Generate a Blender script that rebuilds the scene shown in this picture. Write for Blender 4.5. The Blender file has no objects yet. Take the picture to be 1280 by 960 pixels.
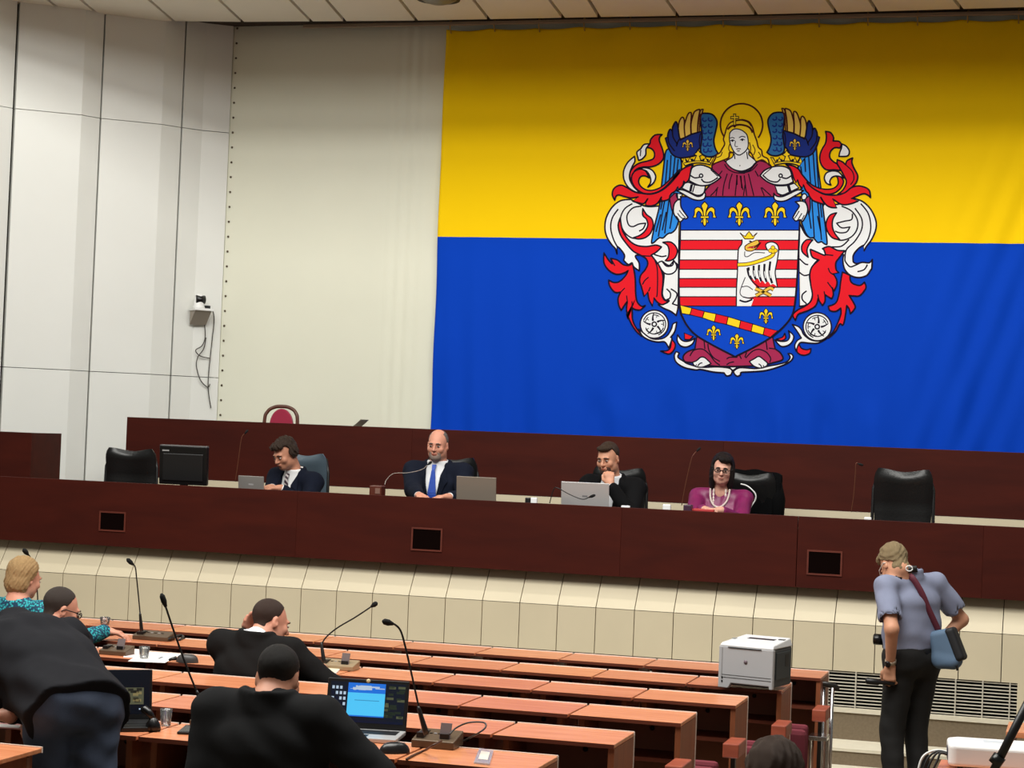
import bpy, bmesh, math, random
import numpy as np
from mathutils import Vector, Matrix
random.seed(7)
S = bpy.context.scene
COL = S.collection
PI = math.pi
# ---------------------------------------------------------------- camera model
FPX = 2500.0
CAM = np.array([0.0, 0.0, 2.25])
PSI = math.atan((1360 - 640) / FPX)
PITCH = math.atan(60 / FPX)
ROLL = 0.040
F_ = np.array([-math.sin(PSI) * math.cos(PITCH), math.cos(PSI) * math.cos(PITCH), math.sin(PITCH)])
R0 = np.array([math.cos(PSI), math.sin(PSI), 0.0])
U0 = np.cross(R0, F_)
R_ = math.cos(ROLL) * R0 + math.sin(ROLL) * U0
U_ = math.cos(ROLL) * U0 - math.sin(ROLL) * R0

def ray(px, py):
    return F_ * FPX + R_ * (px - 640) + U_ * (480 - py)
def PY(px, py, Y):
    d = ray(px, py); return CAM + d * (Y / d[1])
def PZ(px, py, z):
    d = ray(px, py); return CAM + d * ((z - CAM[2]) / d[2])
def PP(px, py, p0, n):
    d = ray(px, py); return CAM + d * (np.dot(np.asarray(p0) - CAM, n) / np.dot(d, n))
def proj(p):
    v = np.asarray(p, float) - CAM
    z = v @ F_
    return 640 + FPX * (v @ R_) / z, 480 - FPX * (v @ U_) / z
def px_per_m(p):
    return FPX / ((np.asarray(p, float) - CAM) @ F_)

# ---------------------------------------------------------------- mesh helpers
class MB:
    """collects shapes, then builds them as one mesh object"""
    def __init__(self):
        self.v = []; self.f = []; self.mi = []; self.sm = []
    def add(self, verts, faces, mi=0, smooth=False):
        o = len(self.v)
        self.v += [tuple(float(c) for c in p) for p in verts]
        for f in faces:
            self.f.append(tuple(i + o for i in f)); self.mi.append(mi); self.sm.append(smooth)
        return self
    def box(self, lo, hi, mi=0, M=None):
        x0, y0, z0 = lo; x1, y1, z1 = hi
        vs = [(x0,y0,z0),(x1,y0,z0),(x1,y1,z0),(x0,y1,z0),(x0,y0,z1),(x1,y0,z1),(x1,y1,z1),(x0,y1,z1)]
        if M is not None: vs = [M @ Vector(p) for p in vs]
        return self.add(vs, [(0,3,2,1),(4,5,6,7),(0,1,5,4),(1,2,6,5),(2,3,7,6),(3,0,4,7)], mi)
    def cbox(self, c, s, mi=0, M=None):
        return self.box([c[i]-s[i]/2 for i in range(3)], [c[i]+s[i]/2 for i in range(3)], mi, M)
    def hexa(self, p, mi=0):
        """8 points: bottom ring then top ring, counter-clockwise from above"""
        return self.add(p, [(0,3,2,1),(4,5,6,7),(0,1,5,4),(1,2,6,5),(2,3,7,6),(3,0,4,7)], mi)
    def prism(self, poly, d, mi=0):
        """closed planar polygon extruded by vector d"""
        n = len(poly); a = [Vector(p) for p in poly]; b = [p + Vector(d) for p in a]
        fs = [tuple(range(n))[::-1], tuple(range(n, 2*n))]
        fs += [(i, (i+1) % n, n+(i+1) % n, n+i) for i in range(n)]
        return self.add(a + b, fs, mi)
    def tube(self, pts, r, n=8, mi=0, cap=True):
        pts = [Vector(p) for p in pts]; m = len(pts)
        rs = r if hasattr(r, '__len__') else [r]*m
        vs = []; prev = None
        for i, p in enumerate(pts):
            t = (pts[min(i+1, m-1)] - pts[max(i-1, 0)]).normalized()
            if prev is None:
                u = t.orthogonal().normalized()
            else:
                u = (prev - t*prev.dot(t))
                u = u.normalized() if u.length > 1e-6 else t.orthogonal().normalized()
            prev = u; w = t.cross(u)
            for k in range(n):
                a = 2*PI*k/n
                vs.append(p + (u*math.cos(a) + w*math.sin(a))*rs[i])
        fs = [(i*n+k, i*n+(k+1) % n, (i+1)*n+(k+1) % n, (i+1)*n+k) for i in range(m-1) for k in range(n)]
        if cap:
            fs += [tuple(range(n))[::-1], tuple((m-1)*n+k for k in range(n))]
        return self.add(vs, fs, mi, True)
    def lathe(self, prof, n=16, M=None, mi=0):
        """prof: (radius, z) pairs"""
        vs = []
        for r, z in prof:
            for k in range(n):
                a = 2*PI*k/n
                p = Vector((r*math.cos(a), r*math.sin(a), z))
                vs.append(M @ p if M is not None else p)
        m = len(prof)
        fs = [(i*n+k, i*n+(k+1) % n, (i+1)*n+(k+1) % n, (i+1)*n+k) for i in range(m-1) for k in range(n)]
        fs += [tuple(range(n))[::-1], tuple((m-1)*n+k for k in range(n))]
        return self.add(vs, fs, mi, True)
    def grid(self, fn, nu, nv, mi=0, smooth=True, flip=False):
        vs = [fn(i/nu, j/nv) for j in range(nv+1) for i in range(nu+1)]
        fs = []
        for j in range(nv):
            for i in range(nu):
                a = j*(nu+1)+i
                q = (a, a+1, a+nu+2, a+nu+1)
                fs.append(q[::-1] if flip else q)
        return self.add(vs, fs, mi, smooth)
    def build(self, name, mats, parent=None, bevel=0, seg=2, smooth=None, recalc=True, solid=0):
        me = bpy.data.meshes.new(name)
        me.from_pydata(self.v, [], self.f)
        if not isinstance(mats, (list, tuple)): mats = [mats]
        for m in mats: me.materials.append(m)
        me.polygons.foreach_set('material_index', self.mi)
        me.polygons.foreach_set('use_smooth', self.sm if smooth is None else [smooth]*len(self.f))
        if recalc:
            b = bmesh.new(); b.from_mesh(me)
            bmesh.ops.recalc_face_normals(b, faces=b.faces); b.to_mesh(me); b.free()
        me.update()
        o = bpy.data.objects.new(name, me); COL.objects.link(o)
        if parent is not None: o.parent = parent
        if solid:
            md = o.modifiers.new('thickness', 'SOLIDIFY'); md.thickness = solid; md.offset = 0
        if bevel:
            md = o.modifiers.new('bevel', 'BEVEL'); md.width = bevel; md.segments = seg
            md.limit_method = 'ANGLE'; md.angle_limit = math.radians(40)
        return o

def tag(o, label, cat, group=None):
    o['label'] = label; o['category'] = cat
    if group: o['group'] = group
    return o
def structure(o):
    o['kind'] = 'structure'; return o
def thing(name, label, cat, loc=(0,0,0), rz=0.0, group=None):
    o = bpy.data.objects.new(name, None); COL.objects.link(o)
    o.empty_display_size = .1
    o.location = loc; o.rotation_euler = (0, 0, rz)
    return tag(o, label, cat, group)
def dup(root, loc, rz=0.0, label=None):
    r = root.copy(); COL.objects.link(r); r.location = loc; r.rotation_euler = (0, 0, rz)
    if label: r['label'] = label
    for ch in list(root.children):
        c = ch.copy(); COL.objects.link(c); c.parent = r
        for g in list(ch.children):
            d = g.copy(); COL.objects.link(d); d.parent = c
    return r
def smooth_path(pts, n=8):
    """Catmull-Rom through 3-D points"""
    P = [Vector(p) for p in pts]; P = [P[0]*2-P[1]] + P + [P[-1]*2-P[-2]]
    out = []
    for i in range(1, len(P)-2):
        a, b, c, d = P[i-1:i+3]
        for k in range(n):
            t = k/n
            out.append(.5*((2*b) + (c-a)*t + (2*a-5*b+4*c-d)*t*t + (3*b-a-3*c+d)*t**3))
    out.append(P[-2]); return out

# ---------------------------------------------------------------- materials
def lin(c):
    c = c/255.0
    return c/12.92 if c <= .04045 else ((c+.055)/1.055)**2.4
def rgb(r, g, b): return (lin(r), lin(g), lin(b), 1.0)
MATS = {}
def mat(name, col, rough=.6, metal=0.0, var=0.0, vscale=6.0, bump=0.0, bscale=80.0, spec=.5, stretch=None,
        emit=None, estr=1.0, trans=0.0, coat=0.0, sheen=0.0, rnd=0.0, alpha=None):
    if name in MATS: return MATS[name]
    m = bpy.data.materials.new(name); m.use_nodes = True
    nt = m.node_tree; b = nt.nodes['Principled BSDF']; L = nt.links.new
    c = rgb(*col)
    b.inputs['Base Color'].default_value = c
    b.inputs['Roughness'].default_value = rough
    b.inputs['Metallic'].default_value = metal
    b.inputs['Specular IOR Level'].default_value = spec
    b.inputs['Transmission Weight'].default_value = trans
    b.inputs['Coat Weight'].default_value = coat
    b.inputs['Sheen Weight'].default_value = sheen
    m.diffuse_color = c
    tc = nt.nodes.new('ShaderNodeTexCoord'); src = tc.outputs['Object']
    if stretch:
        mp = nt.nodes.new('ShaderNodeMapping'); mp.inputs['Scale'].default_value = stretch
        L(src, mp.inputs['Vector']); src = mp.outputs['Vector']
    if var or rnd:
        mix = nt.nodes.new('ShaderNodeHueSaturation'); mix.inputs['Color'].default_value = c
        n = nt.nodes.new('ShaderNodeTexNoise'); n.inputs['Scale'].default_value = vscale; n.inputs['Detail'].default_value = 5
        L(src, n.inputs['Vector'])
        r = nt.nodes.new('ShaderNodeMapRange')
        r.inputs['From Min'].default_value = .25; r.inputs['From Max'].default_value = .75
        r.inputs['To Min'].default_value = 1-var; r.inputs['To Max'].default_value = 1+var
        L(n.outputs['Fac'], r.inputs['Value'])
        val = r.outputs['Result']
        if rnd:
            oi = nt.nodes.new('ShaderNodeObjectInfo')
            r2 = nt.nodes.new('ShaderNodeMapRange'); r2.inputs['To Min'].default_value = 1-rnd; r2.inputs['To Max'].default_value = 1+rnd
            L(oi.outputs['Random'], r2.inputs['Value'])
            mu = nt.nodes.new('ShaderNodeMath'); mu.operation = 'MULTIPLY'
            L(val, mu.inputs[0]); L(r2.outputs['Result'], mu.inputs[1]); val = mu.outputs[0]
            r3 = nt.nodes.new('ShaderNodeMapRange'); r3.inputs['To Min'].default_value = .5+.06*rnd; r3.inputs['To Max'].default_value = .5-.06*rnd
            L(oi.outputs['Random'], r3.inputs['Value']); L(r3.outputs['Result'], mix.inputs['Hue'])
        L(val, mix.inputs['Value']); L(mix.outputs['Color'], b.inputs['Base Color'])
    if bump:
        n2 = nt.nodes.new('ShaderNodeTexNoise'); n2.inputs['Scale'].default_value = bscale; n2.inputs['Detail'].default_value = 3
        L(src, n2.inputs['Vector'])
        bp = nt.nodes.new('ShaderNodeBump'); bp.inputs['Strength'].default_value = bump; bp.inputs['Distance'].default_value = .004
        L(n2.outputs['Fac'], bp.inputs['Height']); L(bp.outputs['Normal'], b.inputs['Normal'])
    if emit:
        b.inputs['Emission Color'].default_value = rgb(*emit); b.inputs['Emission Strength'].default_value = estr
    if alpha is not None: b.inputs['Alpha'].default_value = alpha
    MATS[name] = m; return m

def wood(name, dark, light, rough, scale=(1.2, 14, 14), rnd=0.0, spec=.5, coat=0.0):
    """long-grained veneer: two browns mixed by stretched noise, each piece with a tone of its own"""
    if name in MATS: return MATS[name]
    m = bpy.data.materials.new(name); m.use_nodes = True
    nt = m.node_tree; b = nt.nodes['Principled BSDF']; L = nt.links.new
    tc = nt.nodes.new('ShaderNodeTexCoord'); mp = nt.nodes.new('ShaderNodeMapping')
    mp.inputs['Scale'].default_value = scale
    oi = nt.nodes.new('ShaderNodeObjectInfo')
    ad = nt.nodes.new('ShaderNodeVectorMath'); ad.operation = 'ADD'
    mu = nt.nodes.new('ShaderNodeMath'); mu.operation = 'MULTIPLY'; mu.inputs[1].default_value = 37.0
    L(oi.outputs['Random'], mu.inputs[0]); L(tc.outputs['Object'], ad.inputs[0]); L(mu.outputs[0], ad.inputs[1])
    L(ad.outputs[0], mp.inputs['Vector'])
    n = nt.nodes.new('ShaderNodeTexNoise'); n.inputs['Scale'].default_value = 2.6; n.inputs['Detail'].default_value = 7
    n.inputs['Roughness'].default_value = .6; n.inputs['Distortion'].default_value = .4
    L(mp.outputs['Vector'], n.inputs['Vector'])
    cr = nt.nodes.new('ShaderNodeValToRGB')
    cr.color_ramp.elements[0].position = .3; cr.color_ramp.elements[0].color = rgb(*dark)
    cr.color_ramp.elements[1].position = .72; cr.color_ramp.elements[1].color = rgb(*light)
    L(n.outputs['Fac'], cr.inputs['Fac']); out = cr.outputs['Color']
    if rnd:
        hs = nt.nodes.new('ShaderNodeHueSaturation')
        r2 = nt.nodes.new('ShaderNodeMapRange'); r2.inputs['To Min'].default_value = 1-rnd; r2.inputs['To Max'].default_value = 1+rnd
        r3 = nt.nodes.new('ShaderNodeMapRange'); r3.inputs['To Min'].default_value = .5-.09*rnd; r3.inputs['To Max'].default_value = .5+.03*rnd
        L(oi.outputs['Random'], r2.inputs['Value']); L(oi.outputs['Random'], r3.inputs['Value'])
        L(r2.outputs['Result'], hs.inputs['Value']); L(r3.outputs['Result'], hs.inputs['Hue']); L(out, hs.inputs['Color']); out = hs.outputs['Color']
    L(out, b.inputs['Base Color'])
    b.inputs['Roughness'].default_value = rough; b.inputs['Specular IOR Level'].default_value = spec
    b.inputs['Coat Weight'].default_value = coat; b.inputs['Coat Roughness'].default_value = .15
    MATS[name] = m; return m

M_DAIS = wood('dark_red_veneer', (56, 16, 9), (70, 22, 12), .55, (.5, 3, 3), spec=.16)
M_DESK = wood('desk_veneer', (198, 122, 80), (222, 150, 106), .26, (1.0, 12, 12), rnd=.10, spec=.5)
M_DESK_EDGE = wood('desk_edge_veneer', (92, 42, 27), (112, 54, 34), .5, (1.0, 8, 8), spec=.4)
M_DESK_SIDE = wood('desk_side_veneer', (120, 66, 40), (150, 86, 52), .5, (6, 6, .8), spec=.4)
M_DESK_IN = mat('desk_inside', (150, 104, 80), .6, var=.08)
M_BLACK = mat('black_plastic', (14, 14, 15), .42, bump=.05)
M_BLACK_S = mat('black_satin', (9, 9, 10), .3)
M_RUBBER = mat('black_foam', (8, 8, 8), .95)
M_CHROME = mat('chrome', (205, 205, 208), .18, 1.0, var=.04, vscale=3)
M_DARKMETAL = mat('grey_metal', (70, 68, 66), .35, .9)
M_WHITE = mat('white_plastic', (232, 232, 230), .4, var=.02)
M_PAPER = mat('paper', (238, 237, 232), .85, var=.02)
M_EDGE = mat('pale_edge_band', (246, 228, 214), .35)
# ================================================================ the hall
YW = 17.4          # plane of the projection screen and the flag
YD = 13.9          # front of the dais
YB = 15.7          # front of the upper dais row
M_PANEL = mat('white_wall_panel', (226, 227, 222), .5, var=.02, vscale=1.5)
M_JOINT = mat('dark_joint', (52, 40, 34), .8, var=.1)
M_CEIL = mat('ceiling_panel', (240, 232, 216), .7, var=.02, vscale=2)
M_CARPET = mat('taupe_carpet', (118, 104, 84), .95, var=.14, vscale=60, bump=.3, bscale=300)
M_BASE = mat('cream_cladding', (206, 194, 166), .55, var=.03, vscale=2.5)
M_SCREEN = mat('cream_canvas', (226, 226, 208), .85, var=.025, vscale=1.2, bump=.05, bscale=400)
M_PALE = mat('pale_sill_and_lit_tread', (214, 206, 186), .6, var=.05, vscale=20)

# ---- floor: a front strip in front of the dais, then shallow tiers climbing to the camera
ROWS = {1: (1037, 839, 12.3), 2: (990, 855, 11.35), 3: (935.5, 871.5, 10.4), 4: (871, 894, 9.45), 5: (794, 917, 8.5), 6: (703, 945, 7.55)}
ROWX = {}; ROWZ = {}; ROWY = {}
for r in range(1, 9):
    ROWX[r] = -1.457 - .0935*(r-1); ROWZ[r] = .8695 + .0262*(r-1); ROWY[r] = 12.3 - .95*(r-1)
DESK_H = .76
def tier(r): return ROWZ[r] - DESK_H
mb = MB()
prof = [(18.5, 0.0), (12.42, 0.0)]
for r in range(1, 9):
    y0 = ROWY[r] + (.12 if r == 1 else .10)
    prof += [(y0, prof[-1][1]), (y0, tier(r))]
prof += [(-2.0, tier(8))]
pts = [(-12.5, y, z) for y, z in prof] + [(-12.5, -2.0, -.25), (-12.5, 18.5, -.25)]
mb.prism(pts, (17.5, 0, 0))
structure(mb.build('floor', M_CARPET))

# ---- angled side wall of folded white panels
K = PY(277, 300, YW - .04); WD = np.array([-math.sin(math.radians(45)), -math.cos(math.radians(45)), 0]); WN = np.array([math.cos(math.radians(45)), -math.sin(math.radians(45)), 0])
def wall_s(px, py=300):
    p = PP(px, py, K, WN); return float((p - K) @ WD)
z_up = PP(127, 148, K, WN)[2]; z_lo = PP(110, 464, K, WN)[2]
def wp(s, off, z): 
    p = K + WD*s + WN*off; return (p[0], p[1], z)
edges = [(-.028, 0, 'f'), (wall_s(248), .0, 'f'), (wall_s(221), 0.0, 'g'), (wall_s(193), .055, 'f'), (wall_s(119), 0, 'g'), (wall_s(92), .07, 'f'), (wall_s(10), 0, 'g')]
step = wall_s(10) - wall_s(119)
s0 = wall_s(10)
for k in range(3):
    edges += [(s0 + step*(k + .25), .07, 'f'), (s0 + step*(k+1), 0, 'g')]
edges[1] = (edges[1][0], -.035, 'f')
mb = MB()
zs = [0.0, z_lo, z_up, 7.6]
for (a, oa, ka), (b, ob, kb) in zip(edges[:-1], edges[1:]):
    ga = gb = 0
    if ka == 'g': ga = .013 if a >= s0 - .01 else .008
    if kb == 'g': gb = .013 if b >= s0 - .01 else .008
    ta = a + ga; tb = b - gb
    for i in range(3):
        z0 = zs[i] + (.003 if i else 0); z1 = zs[i+1] - (.003 if i < 2 else 0)
        f = [wp(ta, oa, z0), wp(tb, ob, z0), wp(tb, ob, z1), wp(ta, oa, z1)]
        bk = [wp(ta, oa-.06, z0), wp(tb, ob-.06, z0), wp(tb, ob-.06, z1), wp(ta, oa-.06, z1)]
        mb.hexa([f[0], f[1], bk[1], bk[0], f[3], f[2], bk[2], bk[3]], 0)
s_end = edges[-1][0]
mb.hexa([wp(-.02, -.16, 0), wp(s_end, -.16, 0), wp(s_end, -.10, 0), wp(-.02, -.10, 0), wp(-.02, -.16, 7.6), wp(s_end, -.16, 7.6), wp(s_end, -.10, 7.6), wp(-.02, -.10, 7.6)], 1)
structure(mb.build('wall_left', [M_PANEL, M_JOINT]))

# ---- back wall behind the canvas
mb = MB(); mb.box((K[0]-.35, YW+.12, 0), (4.8, YW+.27, 7.6))
structure(mb.build('wall_back', mat('back_wall_paint', (206, 200, 182), .8, var=.02)))

# ---- canvas projection screen with eyelets down its edge
x_l = PY(280, 300, YW)[0]
scr = thing('projection_screen', 'cream canvas projection screen with eyelets down its edge, behind the flag', 'projection screen', (x_l, YW, 1.2+.25))
ztop_s = PY(420, 36, YW)[2] + .25
def scr_fn(u, v):
    x = u*7.4; z = v*(ztop_s - 1.45)
    t = max(0.0, 1 - abs(x - 1.80)/.20)**.6 if abs(x - 1.80) < .20 else 0.0
    y = -.004*math.sin(x*4.0) - .007*t*math.sin(x*58)*min(1.0, v*0 + 1.15 - .6*v) - .03*max(0, 1 - x/.12)*0
    return (x, y, z)
mb = MB(); mb.grid(scr_fn, 460, 12)
mb.build('canvas', M_SCREEN, scr, solid=.004)
mb = MB(); mb.box((0, .01, ztop_s-1.45-.02), (7.4, .035, ztop_s-1.45+.03)); mb.build('hanging_batten', M_JOINT, scr)
g = MB()
g.lathe([(.005, 0), (.0105, .001), (.0105, .004), (.005, .006)], 10, Matrix.Rotation(PI/2, 4, 'X'))
M_EYE = mat('dark_eyelet', (96, 84, 66), .5, .6)
g0 = None
for i in range(27):
    px = 283.5 - 18.5*(i/26); py = 36 + 18.55*i
    p = PY(px, py, YW)
    if g0 is None:
        g0 = g.build('eyelet', M_EYE, scr); e = g0
    else:
        e = g0.copy(); COL.objects.link(e); e.parent = scr
    e.location = (.045, -.006, p[2] - 1.45)

# ---- ceiling: panels that stop short of the back wall
ZC = PY(1000, 20, YW - .25)[2]
seams = [(-92, -63), (-20, 12), (60, 89), (101, 131), (186.5, 217), (274, 303), (363, 389), (408, 431), (500, 520.5), (592, 611), (687, 704), (736, 749), (833, 847),
         (933, 945), (1034, 1045), (1087, 1096), (1193, 1202), (1290, 1298), (1385, 1392), (1480, 1486)]
def edge_y(x):
    xs = [-200, 40, 100, 280, 500, 560, 740, 900, 1000, 1280, 1500]; ys = [-22, 20, 24.5, 27.5, 26, 25, 21.5, 19, 17, 9, 2]
    return float(np.interp(x, xs, ys))
mb = MB()
pl = []
for a, b in seams:
    e = Vector(PZ(b, edge_y(b), ZC)); t = Vector(PZ(a, 0 if edge_y(b) > 0 else edge_y(b) - 25, ZC))
    pl.append((e, (t - e).normalized()))
YEDGE = 14.6
for (e0, d0), (e1, d1) in zip(pl[:-1], pl[1:]):
    w = (e1 - e0).normalized()*.016
    L0 = (e0.y - YEDGE)/max(-d0.y, .05); L1 = (e1.y - YEDGE)/max(-d1.y, .05)
    q = [e0 + w, e1 - w, e1 - w + d1*L1, e0 + w + d0*L0]
    mb.hexa([Vector((p.x, p.y, ZC)) for p in (q[3], q[2], q[1], q[0])] + [Vector((p.x, p.y, ZC+.05)) for p in (q[3], q[2], q[1], q[0])], 0)
mb.box((-12.0, YEDGE, ZC+.055), (1.6, YW+.11, ZC+.10), 1)
structure(mb.build('ceiling', [M_CEIL, mat('ceiling_void', (60, 46, 36), .8)]))

# curtain rail along the ceiling edge
ra = PY(380, 34, YW - .1); rb = PY(1290, 17, YW - .1); rb[2] = ra[2]
rb = rb + (rb - ra)*.35; rb[2] = ra[2]
mb = MB(); mb.box((ra[0], YW-.13, ra[2]-.012), (rb[0], YW-.10, ra[2]+.02))
tag(mb.build('curtain_rail', mat('rail_metal', (170, 150, 128), .4, .3), bevel=.004), 'long pale metal curtain rail under the ceiling edge, above the flag', 'rail')
mb = MB(); mb.box((ra[0]-1.0, YW-.2, ra[2]+.075), (rb[0], YW+.12, ra[2]+.16))
structure(mb.build('trim_1', M_JOINT))

# round recessed lamp
lc = PZ(548, -3, ZC)
lamp = thing('ceiling_lamp', 'round unlit ceiling lamp with a dark rim above the flag corner', 'lamp', (lc[0], lc[1], ZC))
mb = MB(); mb.lathe([(.14, -.005), (.185, -.022), (.19, -.005), (.19, .0)], 32); mb.build('rim', mat('lamp_rim', (50, 44, 36), .5, .4), lamp)
mb = MB(); mb.lathe([(.001, -.06), (.06, -.056), (.12, -.038), (.165, -.008), (.165, .0)], 32); mb.build('diffuser', mat('lamp_diffuser', (128, 122, 104), .35), lamp)

# ---- the dais: cream cladding under a dark red veneered desk front
xl = PY(-70, 640, YD)[0]; xr = PY(1345, 680, YD)[0]
z_top = 1.745; z_bot = 1.252
z_lt = PY(1100, 842, YD)[2]; z_lb = PY(1100, 888, YD)[2]; z_tr = PY(1065, 891, YD)[2]; z_s1 = PY(1065, 925, YD)[2]
z_bend = PY(161, 722, YD)[2]
dais = thing('dais', 'long stepped dais with dark red veneer front on cream cladding, carrying the seated panel', 'dais', (xl, YD, 0))
W = xr - xl
mb = MB()                                                   # carcass
seam_px = [995]
sx = [0.0, PY(370, 620, YD)[0]-xl, PY(776, 640, YD)[0]-xl, PY(995, 700, YD)[0]-xl, PY(1228, 700, YD)[0]-xl, W]
for k, (a, b) in enumerate(zip(sx[:-1], sx[1:])):
    m2 = MB(); m2.box((a+(.002 if k == 3 else .0002), .03, z_bot), (b-(.002 if k == 2 else .0002), .06, z_top)); m2.build('front_panel', M_DAIS, dais, bevel=.002)
mb = MB(); mb.box((0, .062, z_top-.074), (W, .62, z_top-.055)); mb.build('desk_top', M_DAIS, dais, bevel=.003)
mb = MB(); mb.box((0, .062, z_bot), (W, .09, z_top-.09)); mb.build('desk_backing', M_JOINT, dais)
# cladding panels: vertical below, leaning back under the desk front
mb = MB(); xs0 = PY(161, 740, YD)[0]-xl; pw = .2815
n0 = int(xs0/pw)+1; k0 = xs0 - n0*pw
i = 0
while k0 + i*pw < W:
    a = max(0, k0 + i*pw + .003); b = min(W, k0 + (i+1)*pw - .003)
    if b - a > .02:
        mb.box((a, .0, z_lt), (b, .03, z_bend-.002))
        mb.hexa([(a, 0, z_bend+.002), (b, 0, z_bend+.002), (b, .03, z_bend+.002), (a, .03, z_bend+.002),
                 (a, .17, z_bot+.01), (b, .17, z_bot+.01), (b, .2, z_bot+.01), (a, .2, z_bot+.01)])
    i += 1
mb.build('cladding', M_BASE, dais)
mb = MB(); mb.box((0, .045, z_s1), (W, .07, z_bend)); mb.hexa([(0, .045, z_bend), (W, .045, z_bend), (W, .07, z_bend), (0, .07, z_bend), (0, .215, z_bot), (W, .215, z_bot), (W, .24, z_bot), (0, .24, z_bot)])
mb.build('cladding_backing', M_JOINT, dais)
# louvre grille under the cladding
gx0 = PY(1036, 850, YD)[0]-xl; gx1 = PY(1271, 880, YD)[0]-xl
lv = MB(); lv.box((0, .040, z_lb), (W, .044, z_lt), 1)  # black sheet behind the slats, standing in for the shade inside the vent
nsl = 11
for k in range(nsl):
    z = z_lb + (z_lt - z_lb)*(k+.5)/nsl
    lv.box((.0, .010, z-.0034), (gx1, .026, z+.0034), 0)
for px in (1069, 1126, 1160, 1194, 1228, 1262):
    x = PY(px, 870, YD)[0]-xl; lv.box((x-.004, .0, z_lb), (x+.004, .03, z_lt), 0)
lv.box((gx1, .0, z_lb), (gx1+.06, .03, z_lt), 2)
for k in range(nsl):
    z = z_lb + (z_lt - z_lb)*(k+.5)/nsl
    lv.box((gx1+.06, .010, z-.0034), (W, .026, z+.0034), 0)
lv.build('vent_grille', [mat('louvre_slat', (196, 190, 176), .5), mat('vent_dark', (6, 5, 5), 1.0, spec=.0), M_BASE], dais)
mb = MB(); mb.box((0, -.012, z_tr), (W, .03, z_lb)); mb.build('sill_strip', M_PALE, dais)
# speaker grilles let into the front
M_GR = mat('grille_black', (13, 5, 4), 1.0, bump=.3, bscale=500, spec=.03)
M_GRF = wood('grille_frame', (84, 32, 20), (100, 40, 25), .5)
for (cx, cy, w, h) in ((138.5, 652, 32, 21), (532, 674.5, 36, 25), (1030, 704, 39, 27)):
    c = PY(cx, cy, YD); s = px_per_m(c)
    g_ = MB(); x = c[0]-xl; hw = w/s/2*1.02; hh = h/s/2
    g_.box((x-hw, .026, c[2]-hh), (x+hw, .031, c[2]+hh))
    go = g_.build('speaker_grille', M_GR, dais)
    fr = MB(); t = .012
    fr.box((x-hw-t, .022, c[2]-hh-t), (x+hw+t, .031, c[2]-hh)); fr.box((x-hw-t, .022, c[2]+hh), (x+hw+t, .031, c[2]+hh+t))
    fr.box((x-hw-t, .022, c[2]-hh), (x-hw, .031, c[2]+hh)); fr.box((x+hw, .022, c[2]-hh), (x+hw+t, .031, c[2]+hh))
    fr.build('grille_frame', M_GRF, go)
# platform the panel sits on
ZP = z_top - .06 - .74
mb = MB(); mb.box((xl, YD+.24, 0), (xr, YB-.031, ZP)); structure(mb.build('floor_stage', M_CARPET))

# upper row of the dais
zb_top = 2.2475; x_ul = PY(160, 540, YB)[0]
zb_bot = PY(700, 621.5, YB)[2]
up = thing('upper_dais', 'upper dais row of dark red veneer behind the seated panel', 'dais', (x_ul, YB, 0))
Wu = PY(1345, 570, YB)[0] - x_ul
us = [0, 2.6, 5.2, Wu]
for a, b in zip(us[:-1], us[1:]):
    m2 = MB(); m2.box((a+.0002, -.03, zb_bot), (b-.0002, 0, zb_top)); m2.build('front_panel', M_DAIS, up, bevel=.002)
mb = MB(); mb.box((0, .002, zb_top-.09), (Wu, .6, zb_top-.055)); mb.build('desk_top', M_DAIS, up)
mb = MB(); mb.box((0, -.03, ZP), (Wu, -.0, zb_bot-.002)); mb.build('cladding', M_BASE, up)
mb = MB(); mb.box((K[0]+.02, YB+.05, 0), (xr, YW-.02, ZP+.45)); structure(mb.build('floor_upper_stage', M_CARPET))

# separate side desk at the far left of the upper row
p0 = PY(40, 541, 14.9); p1 = PY(-70, 541, 14.9); zb = z_top - .06
sd = thing('side_desk', 'short dark red veneered desk standing beside the angled white wall', 'desk', (p1[0], 14.9, ZP))
mb = MB(); mb.box((0, 0, 0), (p0[0]-p1[0], .03, p0[2]-ZP)); mb.build('front_panel', M_DAIS, sd, bevel=.002)
mb = MB(); mb.box((0, .03, p0[2]-ZP-.09), (p0[0]-p1[0]-.002, .5, p0[2]-ZP-.06)); mb.build('desk_top', M_DAIS, sd)
mb = MB(); mb.box((p0[0]-p1[0]-.03, .03, 0), (p0[0]-p1[0], .5, p0[2]-ZP-.001)); mb.build('side_panel', M_DAIS, sd)

# steps in front of the dais
y1 = PZ(1065, 936, z_s1)[1]; z_s2 = PY(1065, 957, y1)[2]; y2 = PZ(1065, 968, z_s2)[1]
for i, (ya, yb, z0, z1) in enumerate(((y1, YD+.1, z_s2-.3, z_s1), (y2, y1, 0, z_s2))):
    mb = MB(); mb.box((xl+.6, ya, 0), (xr, yb + (.0 if i == 0 else .0), z1-.02), 0)
    mb.box((xl+.6, ya-.008, z1-.02), (xr, yb, z1), 1)  # pale colour over the whole tread stands for the light falling on it
    structure(mb.build('trim_%d' % (i+2), [M_CARPET, M_PALE]))
mb = MB(); mb.box((xl+.6, YD, z_s1), (xr, YD+.05, z_tr)); structure(mb.build('trim_4', M_CARPET))
print('ZC', ZC, 'ZP', ZP, 'steps', z_s1, y1, z_s2, y2, 'zb_bot', zb_bot, 'bend', z_bend, z_lt, z_lb)
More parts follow.
